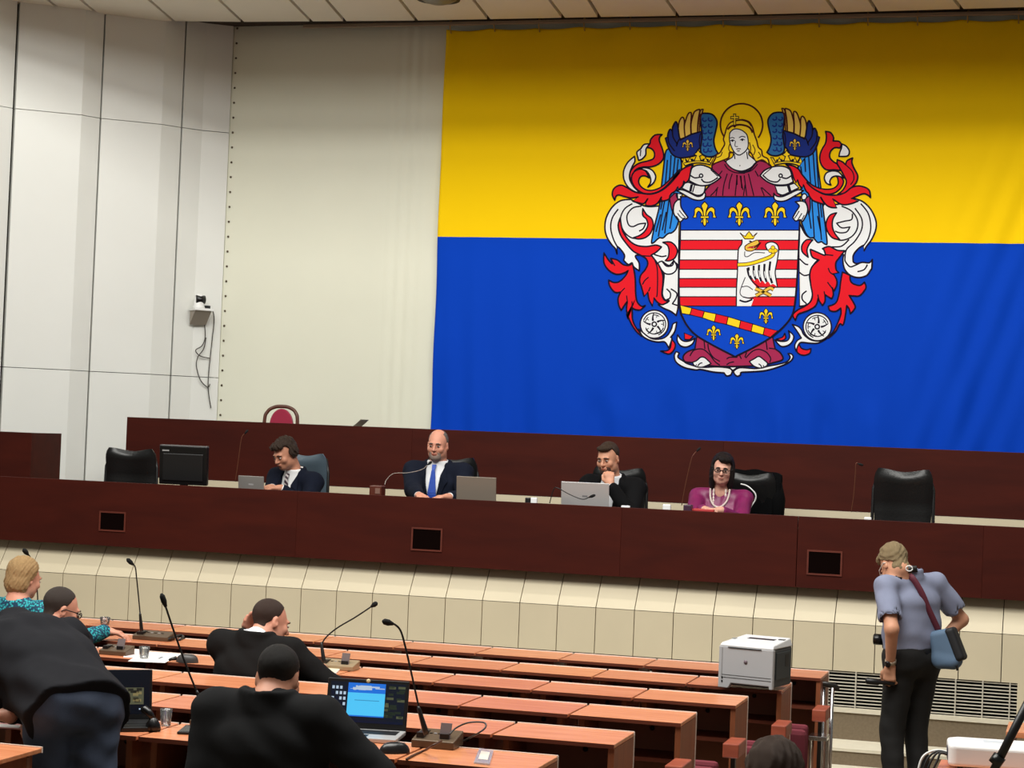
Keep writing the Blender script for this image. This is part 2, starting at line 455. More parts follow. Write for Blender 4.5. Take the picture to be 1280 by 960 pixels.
# ================================================================ the city flag with its printed arms
YF = YW - .075
fx0 = PY(547, 298, YF)[0]; fz1 = PY(760, 33, YF)[2]; fzm = PY(760, 298.5, YF)[2]; fz0 = fzm - (fz1 - fzm)
FW = 5.95
flag = thing('flag', 'large yellow over blue flag with a coat of arms, hung before the screen', 'flag', (fx0, YF, fz0))
FH = fz1 - fz0
ax0, ax1 = PY(745, 300, YF)[0] - fx0, PY(1108, 300, YF)[0] - fx0
az0, az1 = PY(920, 480, YF)[2] - fz0, PY(920, 118, YF)[2] - fz0
def flat_mask(x, z):
    """1 away from the arms, 0 over them, so that the print stays smooth"""
    dx = max(ax0 - x, x - ax1, 0.0); dz = max(az0 - z, z - az1, 0.0)
    d = math.hypot(dx, dz); t = min(1.0, d/.35); return t*t*(3-2*t)
def cloth_y(x, z):
    h = z/FH
    low = max(0.0, .62 - h)
    y = .030*low*math.sin(x*9 + 1.2*math.sin(z*1.3)) + .022*low*math.sin(x*21 + z*1.1 + 2*math.sin(x*2)) + .010*math.exp(-((x - 5.2 - .25*(z-2))/.5)**2)*math.sin(x*26 - z*9)*(1 if h < .8 else 0)*max(0, min(1, (.8-h)*5))
    y += .004*math.sin(x*2.3 + z*1.7)
    top = max(0.0, (h - .9)/.1)
    y += .014*top*math.sin(x*9.2 + (1-h)*14)
    y += .02*max(0, 1 - x/.25)*math.sin(z*5.5)*(.3 + low)
    if h < .5: y += .008*math.exp(-((x - 1.2 - .5*(.5-h)*2)/.10)**2)*low*2 + .008*math.exp(-((x-5.1)/.12)**2)
    return y*flat_mask(x, z)
def cloth_edge(x, z):
    h = z/FH
    sag = .016*abs(math.sin(PI*x/.42))**1.0*(1 if h > .995 else max(0, (h-.97)/.03))
    return z - sag
M_FY = mat('flag_yellow', (252, 208, 0), .8, bump=.06, bscale=600, spec=.15)
M_FB = mat('flag_blue', (0, 64, 188), .8, bump=.06, bscale=600, spec=.12)
NU, NV = 240, 180
mb = MB()
vs = []; fs = []; mis = []
for j in range(NV+1):
    for i in range(NU+1):
        x = FW*i/NU; z = FH*j/NV
        edge = .03*(1-j/NV)*(1 - min(1, x/.5))
        vs.append((x + .06*(j/NV-.5)*0 - edge*0, cloth_y(x, z), cloth_edge(x, z)))
for j in range(NV):
    for i in range(NU):
        a = j*(NU+1)+i
        fs.append((a, a+1, a+NU+2, a+NU+1)); mis.append(0 if j >= NV//2 else 1)
mb.add(vs, fs, 0, True); mb.mi = mis
mb.build('flag_cloth', [M_FY, M_FB], flag, solid=.003)
# cords that tie the top hem to the rail
co_ = MB(); co_.tube([(0, 0, -.04), (0, -.035, 0.0), (0, -.05, .05), (0, -.02, .085), (0, .0, .05)], .006, 6)
c0 = None
for i in range(15):
    x = .05 + .42*i - .0
    if c0 is None: c0 = co_.build('tie_cord', mat('tie_cord', (176, 140, 70), .8), flag); o = c0
    else: o = c0.copy(); COL.objects.link(o); o.parent = flag
    o.location = (x, 0, FH)

# ---- the coat of arms: printed shapes, laid over one another
CROPS = {'A': (750,160), 'B': (830,125), 'C': (830,200), 'D': (750,240), 'E': (750,310), 'F': (780,380), 'G': (850,380), 'H': (900,280),
         'I': (920,125), 'J': (1005,155), 'K': (920,200), 'L': (1000,240), 'M': (1000,310), 'N': (930,380)}
def parse(s, mirror=None):
    ox, oy, sc = 0, 0, 1.0; pts = []
    for t in s.split():
        if t[0].isalpha():
            if t[0] == 'X': ox, oy, sc = 0, 0, 1.0
            else: (ox, oy), sc = CROPS[t[0]], 9.6
            t = t[1:]
            if not t: continue
        corner = t.endswith('!'); x, y = t.rstrip('!').split(',')
        x = ox + float(x)/sc; y = oy + float(y)/sc
        if mirror: x = 2*mirror[0] - x; y += mirror[1]
        pts.append((x, y, corner))
    return pts
def curve2(pts, closed, n=6):
    m = len(pts); out = []
    P = [np.array(p[:2]) for p in pts]; cor = [p[2] for p in pts]
    for i in range(m if closed else m-1):
        b, c = P[i], P[(i+1) % m]
        a = P[i-1] if (closed or i > 0) and not cor[i] else b
        d = P[(i+2) % m] if (closed or i+2 < m) and not cor[(i+1) % m] else c
        if cor[i] and cor[(i+1) % m]:
            out.append(b); continue
        for k in range(n):
            t = k/n
            out.append(.5*((2*b) + (c-a)*t + (2*a-5*b+4*c-d)*t*t + (3*b-a-3*c+d)*t**3))
    if not closed: out.append(P[-1])
    return out
INKS = {'R': (228, 26, 40), 'W': (236, 238, 240), 'Y': (252, 214, 36), 'O': (236, 198, 92), 'N': (26, 46, 128), 'S': (46, 108, 166), 'L': (44, 140, 232),
        'B': (2, 70, 200), 'P': (166, 42, 84), 'K': (22, 14, 34), 'D': (74, 24, 18), 'G': (232, 188, 70)}
INK = {k: mat('ink_' + n, c, .8, spec=.15) for (k, c), n in zip(INKS.items(), ['red', 'white', 'yellow', 'gold', 'navy', 'steel_blue', 'light_blue', 'shield_blue', 'maroon', 'black', 'brown', 'deep_gold'])}
IDX = {k: i for i, k in enumerate(INKS)}
arms = MB(); LSTEP = .00045
def to_flag(p, lev):
    q = PY(p[0], p[1], YF)
    return (q[0] - fx0, -.004 - lev*LSTEP, q[2] - fz0)
def fill(c, pts, lev):
    P = [to_flag(p, lev) for p in pts]
    area_ = sum(P[i][0]*P[(i+1) % len(P)][2] - P[(i+1) % len(P)][0]*P[i][2] for i in range(len(P)))
    if area_ < 0: P = P[::-1]
    arms.add(P, [tuple(range(len(P)))], IDX[c])
def stroke(c, pts, lev, w=1.5, closed=False):
    w = [q*1.22 for q in w] if hasattr(w, '__len__') else w*1.22
    n = len(pts)
    if n < 2: return
    P = [np.array(p, float) for p in pts]
    keep = [P[0]]
    for p in P[1:]:
        if np.hypot(*(p-keep[-1])) > .05: keep.append(p)
    P = keep; n = len(P)
    ws = w if hasattr(w, '__len__') else None
    L, Rr = [], []
    for i in range(n):
        if closed: a, b = P[i-1], P[(i+1) % n]
        else: a, b = P[max(i-1, 0)], P[min(i+1, n-1)]
        d1 = P[i]-a; d2 = b-P[i]
        u1 = d1/(np.hypot(*d1)+1e-9); u2 = d2/(np.hypot(*d2)+1e-9)
        t = u1+u2
        if np.hypot(*t) < .35: t = u2 if np.hypot(*d2) > 1e-6 else u1
        t = t/(np.hypot(*t)+1e-9); nn = np.array([-t[1], t[0]])
        ww = w/2 if ws is None else (w[0] + (w[1]-w[0])*i/(n-1))/2
        L.append(P[i]+nn*ww); Rr.append(P[i]-nn*ww)
    vs = [to_flag(p, lev) for p in L] + [to_flag(p, lev) for p in Rr]
    rng = range(n if closed else n-1)
    fs = [(i, (i+1) % n, n+(i+1) % n, n+i) for i in rng]
    arms.add(vs, fs, IDX[c])
    for i in range(0, n):       # round joints at sharp turns
        a, b = P[i-1], P[(i+1) % n]
        if not closed and i in (0, n-1): continue
        u1 = (P[i]-a); u2 = (b-P[i]); u1 = u1/(np.hypot(*u1)+1e-9); u2 = u2/(np.hypot(*u2)+1e-9)
        if u1 @ u2 < .6:
            r = (w if ws is None else w[0])/2
            arms.add([to_flag((P[i][0]+r*math.cos(k*PI/3), P[i][1]+r*math.sin(k*PI/3)), lev+.05) for k in range(6)], [tuple(range(6))], IDX[c])
def shape(c, s, lev, w=1.5, mirror=None, ink='K', n=6):
    p = curve2(parse(s, mirror), True, n); fill(c, p, lev)
    if w: stroke(ink, p, lev+.5, w, True)
def line(s, lev, w=1.3, c='K', mirror=None, n=6):
    stroke(c, curve2(parse(s, mirror), False, n), lev, w)
def disc(c, x, y, r, lev, w=1.4, ink='K', hole=None):
    p = [(x + r*math.cos(2*PI*k/36), y + r*math.sin(2*PI*k/36)) for k in range(36)]
    if c: fill(c, p, lev)
    if w: stroke(ink, p, lev+.5, w, True)
def fleur(x, y, h, lev, c='Y', w=1.1):
    def T(l): return [(x + a*h, y + b*h) for a, b in l]
    def cv(l): return curve2([(a, b, k) for (a, b), k in l], True, 5)
    for sgn in (1, -1):
        arm = [(.04, .07, 1), (.07, -.10, 0), (.17, -.25, 0), (.30, -.29, 0), (.41, -.20, 0), (.42, -.02, 0), (.48, .14, 1), (.33, .14, 1), (.33, -.02, 0), (.25, -.12, 0), (.16, -.04, 0), (.12, .08, 1)]
        p = curve2([(x + sgn*a*h, y + b*h, k) for a, b, k in arm], True, 5); fill(c, p, lev); stroke('K', p, lev+.4, w, True)
        tail = [(.02, .15, 1), (.09, .17, 0), (.16, .35, 1), (.06, .32, 0)]
        p = curve2([(x + sgn*a*h, y + b*h, k) for a, b, k in tail], True, 4); fill(c, p, lev); stroke('K', p, lev+.4, w*.8, True)
    pet = [(0, -.52, 1), (.11, -.40, 0), (.13, -.32, 0), (.07, -.15, 0), (.05, .08, 1), (-.05, .08, 1), (-.07, -.15, 0), (-.13, -.32, 0), (-.11, -.40, 0)]
    p = curve2([(x + a*h, y + b*h, k) for a, b, k in pet], True, 5); fill(c, p, lev+.6); stroke('K', p, lev+.9, w, True)
    bot = [(-.06, .14, 1), (.06, .14, 1), (.07, .38, 0), (0, .5, 1), (-.07, .38, 0)]
    p = curve2([(x + a*h, y + b*h, k) for a, b, k in bot], True, 5); fill(c, p, lev+.6); stroke('K', p, lev+.9, w, True)
    band = [(-.17, .08, 1), (.17, .08, 1), (.17, .16, 1), (-.17, .16, 1)]
    p = [(x + a*h, y + b*h) for a, b, k in band]; fill(c, p, lev+1.2); stroke('K', p, lev+1.5, w*.8, True)

# white lining of the mantling, both sides
shape('W', 'D370,90! 250,105 150,180 80,300 60,420 80,530 140,630 185,680 205,745! 205,650! 250,690 295,760 285,820! 340,870 380,850! E410,230 472,275! 470,180 430,90 600,90! 700,200 750,280 770,330 755,480 750,560 780,620 830,630! 800,660 700,680! 760,720 850,760 915,810! 935,730 940,660! D945,340! 900,380 850,150 700,170 540,170', 1, 1.7)
shape('W', 'L660,80! 760,120 850,210 910,340 910,450 860,570 800,650 770,705! 760,640! 700,680 640,760 640,840! 680,860 750,845 830,850 870,810! 860,920 M850,260 800,330 700,355 600,325 535,250 515,150 525,80! 400,60! 210,150 120,300 130,440 150,560 120,650 60,690 -5,700! L-10,360! 100,540 290,500 280,160 450,150', 1, 1.7)
for s in ('D220,205! 150,310 130,430 160,560 205,650', 'D390,140 300,200 250,300 255,400 300,490 380,550 470,560', 'D500,170 400,190 335,260 325,330 350,400 400,415 470,385 550,375! 520,440 470,470',
          'D650,750 740,775 800,765', 'E620,90 740,240 830,310 910,270 930,200 880,160! 830,210 750,160', 'E800,490! 845,540 840,600 800,620', 'E850,490 920,540 915,600 870,670! 930,690',
          'L730,140 820,260 850,420 820,560 760,650', 'L660,195! 740,320 740,450 660,590 560,690 540,800 M550,170 600,225 660,210 740,175 820,180', 'L500,170 620,230 690,340 680,460 600,550 480,580 390,530',
          'L630,260 620,330 540,350 440,375! 500,430 600,420! 560,480 480,490 420,470', 'L590,570 500,650 380,660', 'M690,285 770,260 810,200', 'M-5,130 60,190 100,200', 'M-10,290 50,330 110,320', 'M80,515 30,560 30,620 80,670'):
    line(s, 2.2, 1.5)
# long blue feathers
shape('L', 'X836,186! 832,191 829,215 827,233 824.5,257 819,280 814.6,302 817,303.5 822,299 825,297! 829,297.5 834,293 837,291.5! 840,291 845,286 848.5,276! 850,250 852,205 846,190', 2.6, 1.6)
for s in ('X839,194 836.5,227 830,256 823,296', 'X844,196 841,223 836,253 831,292', 'X848,199 846,217', 'X834.5,200 831.5,232 826,262', 'X826,268 820,290', 'X833,265 828,288', 'X841,265 837.5,286', 'X852,208 850,222'):
    line(s, 3.3, 1.4)
shape('L', 'X1020.6,184! 1022,205 1025.8,232 1028.6,258 1032,285 1034,304 1031,305 1027,302! 1022,303 1017,297! 1012,297 1007,291 1002,278! 1004,262 1000,225 998,205 1006,186', 2.6, 1.6)
for s in ('X1016.5,191 1019,225 1023,260 1027,300', 'X1011,196 1013,225 1015.5,258 1018,297', 'X1006,199 1007,215', 'X1021,198 1023.5,235 1027.5,272', 'X1022,270 1026,290', 'X1011,265 1014,286', 'X1001,208 1003,222'):
    line(s, 3.3, 1.4)
# upper wings: gold feathers, navy covert, scaled blue pinion
AX = (928.2, -1.2)
for mr in (None, AX):
    shape('O', 'B185,470! 172,380 180,280 205,220 230,210 245,250 245,340 255,450!', 2.7, 1.5, mr, 'D')
    shape('O', 'B255,450! 245,330 260,250 290,170 320,150 330,180 322,300 325,420!', 2.8, 1.5, mr, 'D')
    shape('O', 'B330,420! 325,300 345,200 370,140 420,115 430,130 415,220 405,330 405,395!', 2.9, 1.5, mr, 'D')
    shape('O', 'B405,395! 415,250 440,130 470,112! 460,150 435,230 425,390!', 3.0, 1.4, mr, 'D')
    shape('S', 'B440,230 450,170 510,160 580,175 625,225 638,280 622,370 600,470 605,540 625,600 650,640! 600,675 520,680 450,640 440,560 455,420', 2.7, 1.7, mr)
    for k, (x, y) in enumerate([(490,235),(560,232),(490,310),(562,308),(492,385),(560,380),(490,460),(556,458),(497,538),(550,532),(503,608),(556,600)]):
        line('B%d,%d %d,%d %d,%d %d,%d' % (x-20, y-22, x-26, y+8, x+2, y+22, x+22, y+6), 3.5, 1.5, 'N', mr, 4)
    shape('N', 'B18,460! 45,445! 50,400 75,352 102,375! 105,330 125,285 145,262 165,300 175,370 185,440 200,482! 250,452! 330,412! 400,392! 445,380! 458,420 450,500 440,560 400,610 380,665! 300,685 200,695 140,680 90,640 50,560', 3.6, 1.7, mr)
    line('B50,440 62,520 130,615', 4.3, 1.5, 'K', mr); line('B102,375 112,450 165,535', 4.3, 1.5, 'K', mr); line('B440,400 425,480 430,560', 4.3, 1.2, 'K', mr); line('B185,470 160,520 150,560', 4.3, 1.4, 'K', mr)
fleur(859.7, 182, 15, 4.4, 'G', .7); fleur(993.6, 181, 15, 4.4, 'G', .7)
# halo, robe, hair, face
stroke('D', [(927 + 26.4*math.cos(a), 156 + 26.4*math.sin(a)) for a in np.linspace(math.radians(142), math.radians(398), 60)], 2.5, 1.7)
shape('P', 'X890,207! 896,203 902,200 907,202 912,208 920,213 928,215 938,212 945,204 950,201 957,203 964,208 970,225 976,246! 876,246! 882,238 890,226', 3.0, 1.6)
for s in ('C728,50 770,110 850,150 960,160 K100,155 190,125 260,50', 'C760,165 720,300 705,430', 'C820,165 790,260 780,350', 'C880,180 855,430', 'C915,190 935,300 948,360', 'C700,130 640,210', 'C650,325 610,380 560,430', 'C640,345 625,430', 'K60,190 70,340', 'K10,180 15,300', 'K100,185 130,430', 'K150,165 215,430', 'K230,130 270,200', 'K300,330 340,430', 'K310,330 420,430', 'K110,300 90,430'):
    line(s, 3.9, 1.2)
shape('Y', 'X925,150 914,153 909,159 906.5,167 904.5,174 906,180 903,186 900,191 896,193.5 894,199 890,206! 897,203 905,200 911,197 913,190 925,195 937,190 942,197 945,202 953,200 959,204 962,207! 960,199 955,196 953,194 952,188 948,184 946,176 943,168 941,160 937,153 930,150', 4.2, 1.5, None, 'D')
shape('W', 'X917,188! 916,196 908,201.5 911,207 918,212 928,213.8 938,210 943,205 945,202 940,197 936,193 935,186', 4.9, 1.2)
shape('W', 'X912,170 913,165.5 918,161.5 925,162 931,165.5 934.3,170 935.5,178 935,184 932.5,188.5 928.5,192 924,194 919,191.5 915,185 912.3,177', 5.6, 1.2)
line('X909.5,162 914,158 918.5,157 925,156 933,157.5 938,160.5 941,166', 5.4, 2.0, 'D'); line('X919,151.5 927,150.5 935,153 939,158', 5.4, 1.0, 'D')
line('X912.5,180 911,186 914,192', 5.6, 1.0, 'D'); line('X937,178 938.5,186 937.5,192', 5.6, 1.0, 'D'); line('X941,181 944,188 942,194', 5.6, 1.0, 'D'); line('X903,190 901,195 896,197', 5.6, 1.0, 'D'); line('X948,190 951,195 947,198', 5.6, 1.0, 'D')
line('X912.8,173 915.5,172 918.5,173.2', 6.4, .9); line('X923.8,172.5 927.5,170.6 932,171.6', 6.4, .9)
for ex, ey in ((915.7, 176.2), (928, 175.2)):
    disc('K', ex, ey, 1.25, 6.4, 0); line('X%.2f,%.2f %.2f,%.2f %.2f,%.2f' % (ex-2.8, ey+.2, ex, ey-1.4, ex+3, ey), 6.4, .8)
line('X919.6,176.5 918.8,182 920,183.3 922.5,183.3', 6.4, .8); line('X920.4,186.6 923,186.1 926.2,186.3', 6.4, 1.0, 'D'); line('X921.6,188.6 923.2,189 924.8,188.5', 6.4, .9)
line('X918,192 918.8,199', 6.4, 1.1); line('X933.5,190 934.8,199', 6.4, 1.1); disc('K', 925, 207.2, .7, 6.4, 0)
p = [(917.2,142.6),(919.8,142.6),(919.8,145.8),(923.4,145.8),(923.4,148.4),(919.8,148.4),(919.8,156.5),(917.2,156.5),(917.2,148.4),(913.6,148.4),(913.6,145.8),(917.2,145.8)]
fill('Y', p, 6); stroke('K', p, 6.5, 1.1, True); disc('D', 918.5, 158, 1.7, 6.6, 0)
# red mantling, left
shape('R', 'A748,80! 665,85 610,140 600,190 560,232! 620,250 655,300 645,365 580,395 480,420 410,465 365,530 360,600 390,680 440,740 500,780! 430,690 395,610 410,530 450,490 520,470 620,465 700,435 755,380 765,320 745,240 715,160 718,110', 4.5, 1.7)
shape('W', 'A415,340! 330,420 285,520 290,620 340,710 420,765 480,775! 410,710 360,620 360,540 390,460 420,400', 5.2, 1.6)
shape('W', 'A600,190! 530,200 490,250 445,290 455,350 465,390! 510,370 550,320 555,250', 5.2, 1.6); line('A492,265 485,340', 5.9, 1.1)
shape('R', 'A590,600! 550,520 480,495 410,530 380,600 400,680 450,740 530,785 640,785 760,730 870,620 960,520! 955,500! 860,600 750,700 650,745 560,745 490,700 465,640 490,585 540,575', 5.6, 1.6)
shape('W', 'A460,482! 560,480 630,510 670,580 650,650 610,690 575,710! 610,650 600,580 560,520 500,495', 6.3, 1.6)
shape('R', 'A178,868! 150,800 165,735 215,695 270,690 340,725 420,770 500,785 600,795 690,775 780,725 870,640 960,530 C100,240 200,130 290,75 350,60! 325,110 320,160 300,240! 262,275! 240,255! 225,310 180,355! 168,325! 140,370 95,400! A840,815! 820,860 700,890! 740,830! 690,905 620,935 545,930! 575,850! 530,905 470,900 395,880! 460,828! 380,840 300,825 230,805 195,820', 6.2, 1.7)
shape('R', 'D515,200! 560,270 620,320 640,400 610,490 550,545 470,565 400,550! 480,520 540,470 575,400 560,330 515,280', 3.4, 1.6)
shape('R', 'D245,310! 220,400 245,510 310,610 400,710 500,765 E555,130 575,190 545,260 490,330 478,400 500,470 530,580! 575,530! 590,620 630,695! 650,600! 690,650 750,680 830,640! 775,625 745,560 755,440 755,330 715,220 615,85! D680,720 740,660! 670,638 560,655 440,640 350,580 280,480 255,390', 3.4, 1.7)
for s in ('E660,150 690,260 690,520 680,590', 'E585,350 540,390 510,440', 'E605,470 585,520', 'D500,765 600,770 620,760'): line(s, 4.1, 1.3)
shape('R', 'D755,605! 840,600 900,640 930,710 900,790 840,825 785,825! 820,780 830,700 810,640', 3.4, 1.6)
shape('W', 'D745,830! 800,890 870,880 885,820! 920,880 910,945 850,985 770,970 700,860', 3.0, 1.5)
shape('R', 'E50,60! 50,180 110,270 200,315 290,300 340,270! 310,330 240,400 170,415 105,385! 120,460 180,530 250,530! 220,600 225,680 255,750! 300,680 330,640! 320,740 340,850 F35,120 90,240 150,330 210,385! 220,372! 150,290 105,190 100,60 E390,720! 430,740 490,740 545,690! 500,700 450,650 430,560 425,400 415,300 390,180! 350,210 280,200 210,145 130,125! 150,190 100,140', 3.2, 1.7)
line('E140,140 180,215', 3.9, 1.3); line('E330,640 320,570', 3.9, 1.2); line('E390,720 385,640', 3.9, 1.2); line('E250,530 300,480', 3.9, 1.2)
# red mantling, right
shape('R', 'J260,90! 320,105 355,160 350,205! 420,210 450,245! 430,290! 370,285 320,330 310,400 350,450 400,480! 430,530 440,560! 360,550 270,550 210,490 190,400 215,310 260,230 270,150', 4.5, 1.7)
shape('W', 'J455,240! 510,270 545,330 520,385 420,390! 430,340 450,290', 4.5, 1.6)
shape('R', 'J400,430! 460,455 500,490! 520,440 585,408! 575,460 600,530 645,620 630,700 590,745! 510,820 400,850! 470,790 510,700 480,620 430,530 400,480', 5.0, 1.7); line('J500,490 580,570 600,660 560,730', 5.7, 1.2)
shape('R', 'J0,640! 80,720 180,770 280,785 360,770 410,720 405,650 390,630! 440,630! 475,690 440,770 360,830 250,840 120,780 30,700', 5.6, 1.6)
shape('W', 'J480,650! 420,580 340,565 270,590 245,650 270,710 325,735! 310,690 340,640 400,625', 6.3, 1.6)
shape('R', 'J800,885! 785,800 730,760 650,745 570,765 500,820 420,850 330,855 230,840 120,780 40,710 K860,260 790,170 750,110 680,70 600,55! 640,90 670,140 690,210! 720,270! 740,240! 760,300 795,340! 810,300! 840,370 870,400! L120,60 170,110 290,150! 250,65! 310,150 370,185 440,190! 395,85! 500,150 600,145 700,110! 620,80! J700,840 760,850', 6.2, 1.7)
shape('R', 'L440,250! 360,280 315,370 330,470 390,550 480,575! 420,500 390,420 395,330', 3.4, 1.6)
shape('R', 'L155,575! 80,575 25,640 30,720 100,785! 85,700 110,630', 3.4, 1.6)
shape('R', 'L130,690! 200,720 300,760 290,700 270,680! 350,655 450,700 540,705! 470,790 M430,180 435,260 465,295! 400,310! 440,380 440,450 405,520! 390,480! 400,560 380,610! 330,580 300,560! 300,640 270,690! 235,640 220,600! 190,690 100,750 0,785 N640,140 618,198! 588,130 650,70 M60,700 130,640 150,560 130,440 120,310 150,220 230,145! 150,110 125,30', 3.4, 1.7)
for s in ('M340,240 360,290 400,320', 'M330,410 390,490', 'M290,520 300,565', 'M215,560 225,610', 'M300,80 400,90'): line(s, 4.1, 1.3)
shape('R', 'M510,290! 490,400 470,550 430,660 340,700! 360,750 430,760 490,720! 490,800 440,930 N1060,350 1000,395! 1015,410! 1100,330 1150,240 M520,920 550,780 560,690! 590,730 605,790! 650,740 660,690 590,570! 640,575 720,570 790,480 775,410! 720,450 640,430 605,390 600,330! 560,310', 3.2, 1.7)
# rosettes with their stalks
for (c, ox, oy, sg) in ((('F', 365, 243), 780, 380, 1), (('N', 880, 273), 930, 380, -1)):
    cx = ox + c[1]/9.6; cy = oy + c[2]/9.6
    disc('W', cx, cy, 17.6, 3.0, 1.5)
    for a0, a1, rr in ((200, 430, 14.2), (20, 150, 12.2)):
        stroke('K', [(cx + sg*rr*math.cos(math.radians(a)), cy + rr*math.sin(math.radians(a))) for a in np.linspace(a0, a1, 30)], 3.9, 1.1)
    for k in range(5):
        a = math.radians(-40 + 72*k)
        pts_ = [(cx + sg*r_*math.cos(a + .035*(r_-4)), cy + r_*math.sin(a + .035*(r_-4))) for r_ in (4.5, 7, 9.5, 12.5, 14.5)]
        stroke('K', pts_, 3.9, (2.3, .8))
        b = a + .7
        stroke('K', [(cx + sg*r_*math.cos(b), cy + r_*math.sin(b)) for r_ in (8.5, 12.0)], 3.9, .8)
        stroke('K', [(cx + sg*11.6*math.cos(t), cy + 11.6*math.sin(t)) for t in np.linspace(a+.35, a+.95, 6)], 3.9, .9)
    disc('W', cx, cy, 2.7, 4.2, 1.5)
shape('W', 'F180,300! 220,380 300,430 400,455 490,455 540,530! 575,420 560,400! 610,330 635,218! 590,240 570,300 520,380 440,420 320,410', 4.6, 1.5)
shape('R', 'F570,420! 615,480 600,550 540,600 440,565! 520,560 560,520', 4.0, 1.5)
shape('W', 'F645,370! 640,440 680,500 750,515 820,480 855,410! 800,440 740,450 690,430', 4.6, 1.5); shape('R', 'F725,350! 830,390! 790,425 730,425!', 4.0, 1.4)
shape('W', 'N1000,410! 900,465 800,470 700,460 660,480 625,565! 610,500 640,440 690,410! 640,330 580,245! 650,270 690,310 720,370 800,430 900,445', 4.6, 1.5)
shape('R', 'N660,480! 690,530 750,550 805,535! 790,590 720,615 650,590 635,540', 4.0, 1.5)
shape('W', 'N535,320! 595,380 580,450 520,500 440,505 370,430! 450,450 520,440 550,390', 4.6, 1.5); shape('R', 'N490,350! 500,410 450,440 390,420! 460,400', 4.0, 1.4)
# robe hem, feet and base scroll
shape('P', 'G205,385! 180,540! 90,575 40,630 60,690 150,705 400,745 630,750 N60,745 200,740 350,705 465,665 440,590 375,540! 345,400!', 3.2, 1.7)
for s in ('G120,625 170,555 270,542 350,600 420,690 480,735', 'G335,480 350,560 400,640 480,690', 'G290,440 300,540', 'G560,660 600,640 690,640', 'G560,730 600,705 650,695', 'G800,580 780,640', 'N20,650 100,570 180,545 270,580 320,650 310,700', 'N265,440 280,550', 'N300,530 370,540', 'N-60,600 -30,660'): line(s, 3.9, 1.3)
shape('W', 'F665,590! 625,575 605,630 630,700 720,760 860,790 G250,785 400,815 530,825! 560,862 610,850 630,805! 590,770 450,755 250,758 100,720 F720,690 650,640', 4.4, 1.6)
shape('W', 'G640,810! 660,845 690,865 730,850! 740,820 N100,812 250,800 400,760 540,700 590,640 570,600 530,595! 555,640 520,690 430,720 300,745 150,775 G720,765', 4.4, 1.6); shape('W', 'G600,760! 680,760! 635,795!', 4.4, 1.2)
shape('W', 'G150,700! 200,680 250,640 300,645 375,715! 310,745 250,760 180,745', 5.1, 1.4); line('G215,745 240,715 270,705', 5.8, 1.2); line('G190,745 200,725', 5.8, 1.0)
shape('W', 'N65,690! 120,660 180,630 240,670 285,710! 270,745 200,770 120,745', 5.1, 1.4); line('N215,765 200,735 175,718', 5.8, 1.2); line('N240,755 232,735', 5.8, 1.0)
# the shield
SHIELD = 'X851,246! 850.2,300! 848.6,350 850,385 854,398 862,411 873,421 892,432 919,446! 945,433 965,421 978,410 988,398 993,384 996.4,350 999,300! 1000.5,246!'
shape('B', SHIELD, 5.0, 2.0)
def sx_l(y): return float(np.interp(y, [246, 300, 350, 385], [851, 850.2, 848.6, 850]))
def sx_r(y): return float(np.interp(y, [246, 300, 350, 384], [1000.5, 999, 996.4, 993]))
ys_ = [287.8, 300.3, 312.3, 325, 336.8, 348.2, 359.2, 371, 382.6]
for k, (a, b) in enumerate(zip(ys_[:-1], ys_[1:])):
    fill('W' if k % 2 == 0 else 'R', [(sx_l(a)+.4, a), (sx_r(a)-.4, a), (sx_r(b)-.4, b), (sx_l(b)+.4, b)], 6.0)
for y in ys_: stroke('K', [(sx_l(y), y), (sx_r(y), y)], 6.4, 1.1)
for x in (881, 924.3, 969): fleur(x, 267.9, 30.5, 6)
for x, y in ((892.2, 416.5), (921.3, 427), (957.6, 395.6)): fleur(x, y, 19.5, 6, 'Y', .8)
U = [(850.5,381.6),(865.1,385.2),(880.7,389.4),(895.3,392.5),(910.4,396.1),(926,400.8),(941.1,405),(956,409.7),(972,413.6)]
Lw = [(852.4,391.8),(862.5,393.5),(878.1,397.2),(893.2,402.4),(908.3,405.5),(924,410.2),(939,414.4),(954,418.5),(963,421.8)]
for k in range(8):
    q = [U[k], U[k+1], Lw[k+1], Lw[k]]; fill('Y' if k % 2 == 0 else 'R', q, 6.8); stroke('K', q, 7.2, 1.2, True)
stroke('K', curve2(parse(SHIELD), True), 7.6, 2.0, True)
# half eagle
shape('W', 'H265,185! 262,240 225,300 215,420 212,560 200,780 197,985! 375,985! 405,905! 300,890! 420,870! 440,760! 360,660 330,530 320,480 400,420 400,300 440,200! 420,180!', 7.4, 0)
shape('W', 'H230,470! 300,330! 400,315 520,330 575,320! 550,270 560,235 620,215 680,240 705,300 690,430 665,560 670,640 692,758! 640,720 610,735! 575,690 545,720! 510,680 485,705! 450,650 415,685! 380,640 370,670! 340,600 325,530! 220,510!', 7.6, 0)
for s in ('H265,185 262,240 225,300 215,420 212,560 200,780 197,985', 'H575,320! 550,270 560,235 620,215 680,240 705,300 690,430 665,560 670,640 692,758!', 'H325,530 345,620 400,700 470,760'): line(s, 8.2, 1.3)
for s in ('H300,330 300,385 340,390 420,345 540,348', 'H305,640 250,780 245,840 275,875', 'H260,758 330,748 395,790'): line(s, 8.2, .9)
line('H235,915 310,935 390,905', 8.2, 1.8); line('H275,875 340,888 405,890', 8.2, 1.2)
for s in ('H345,520 350,600 385,665', 'H405,500 408,590 432,668', 'H470,490 470,590 497,690', 'H536,480 533,600 562,698', 'H605,450 594,590 628,712'): line(s, 8.3, 2.2)
for s in ('H352,560 362,620', 'H409,560 418,630', 'H471,560 482,640', 'H535,570 546,650', 'H598,560 608,650'): line(s, 8.7, .8, 'W')
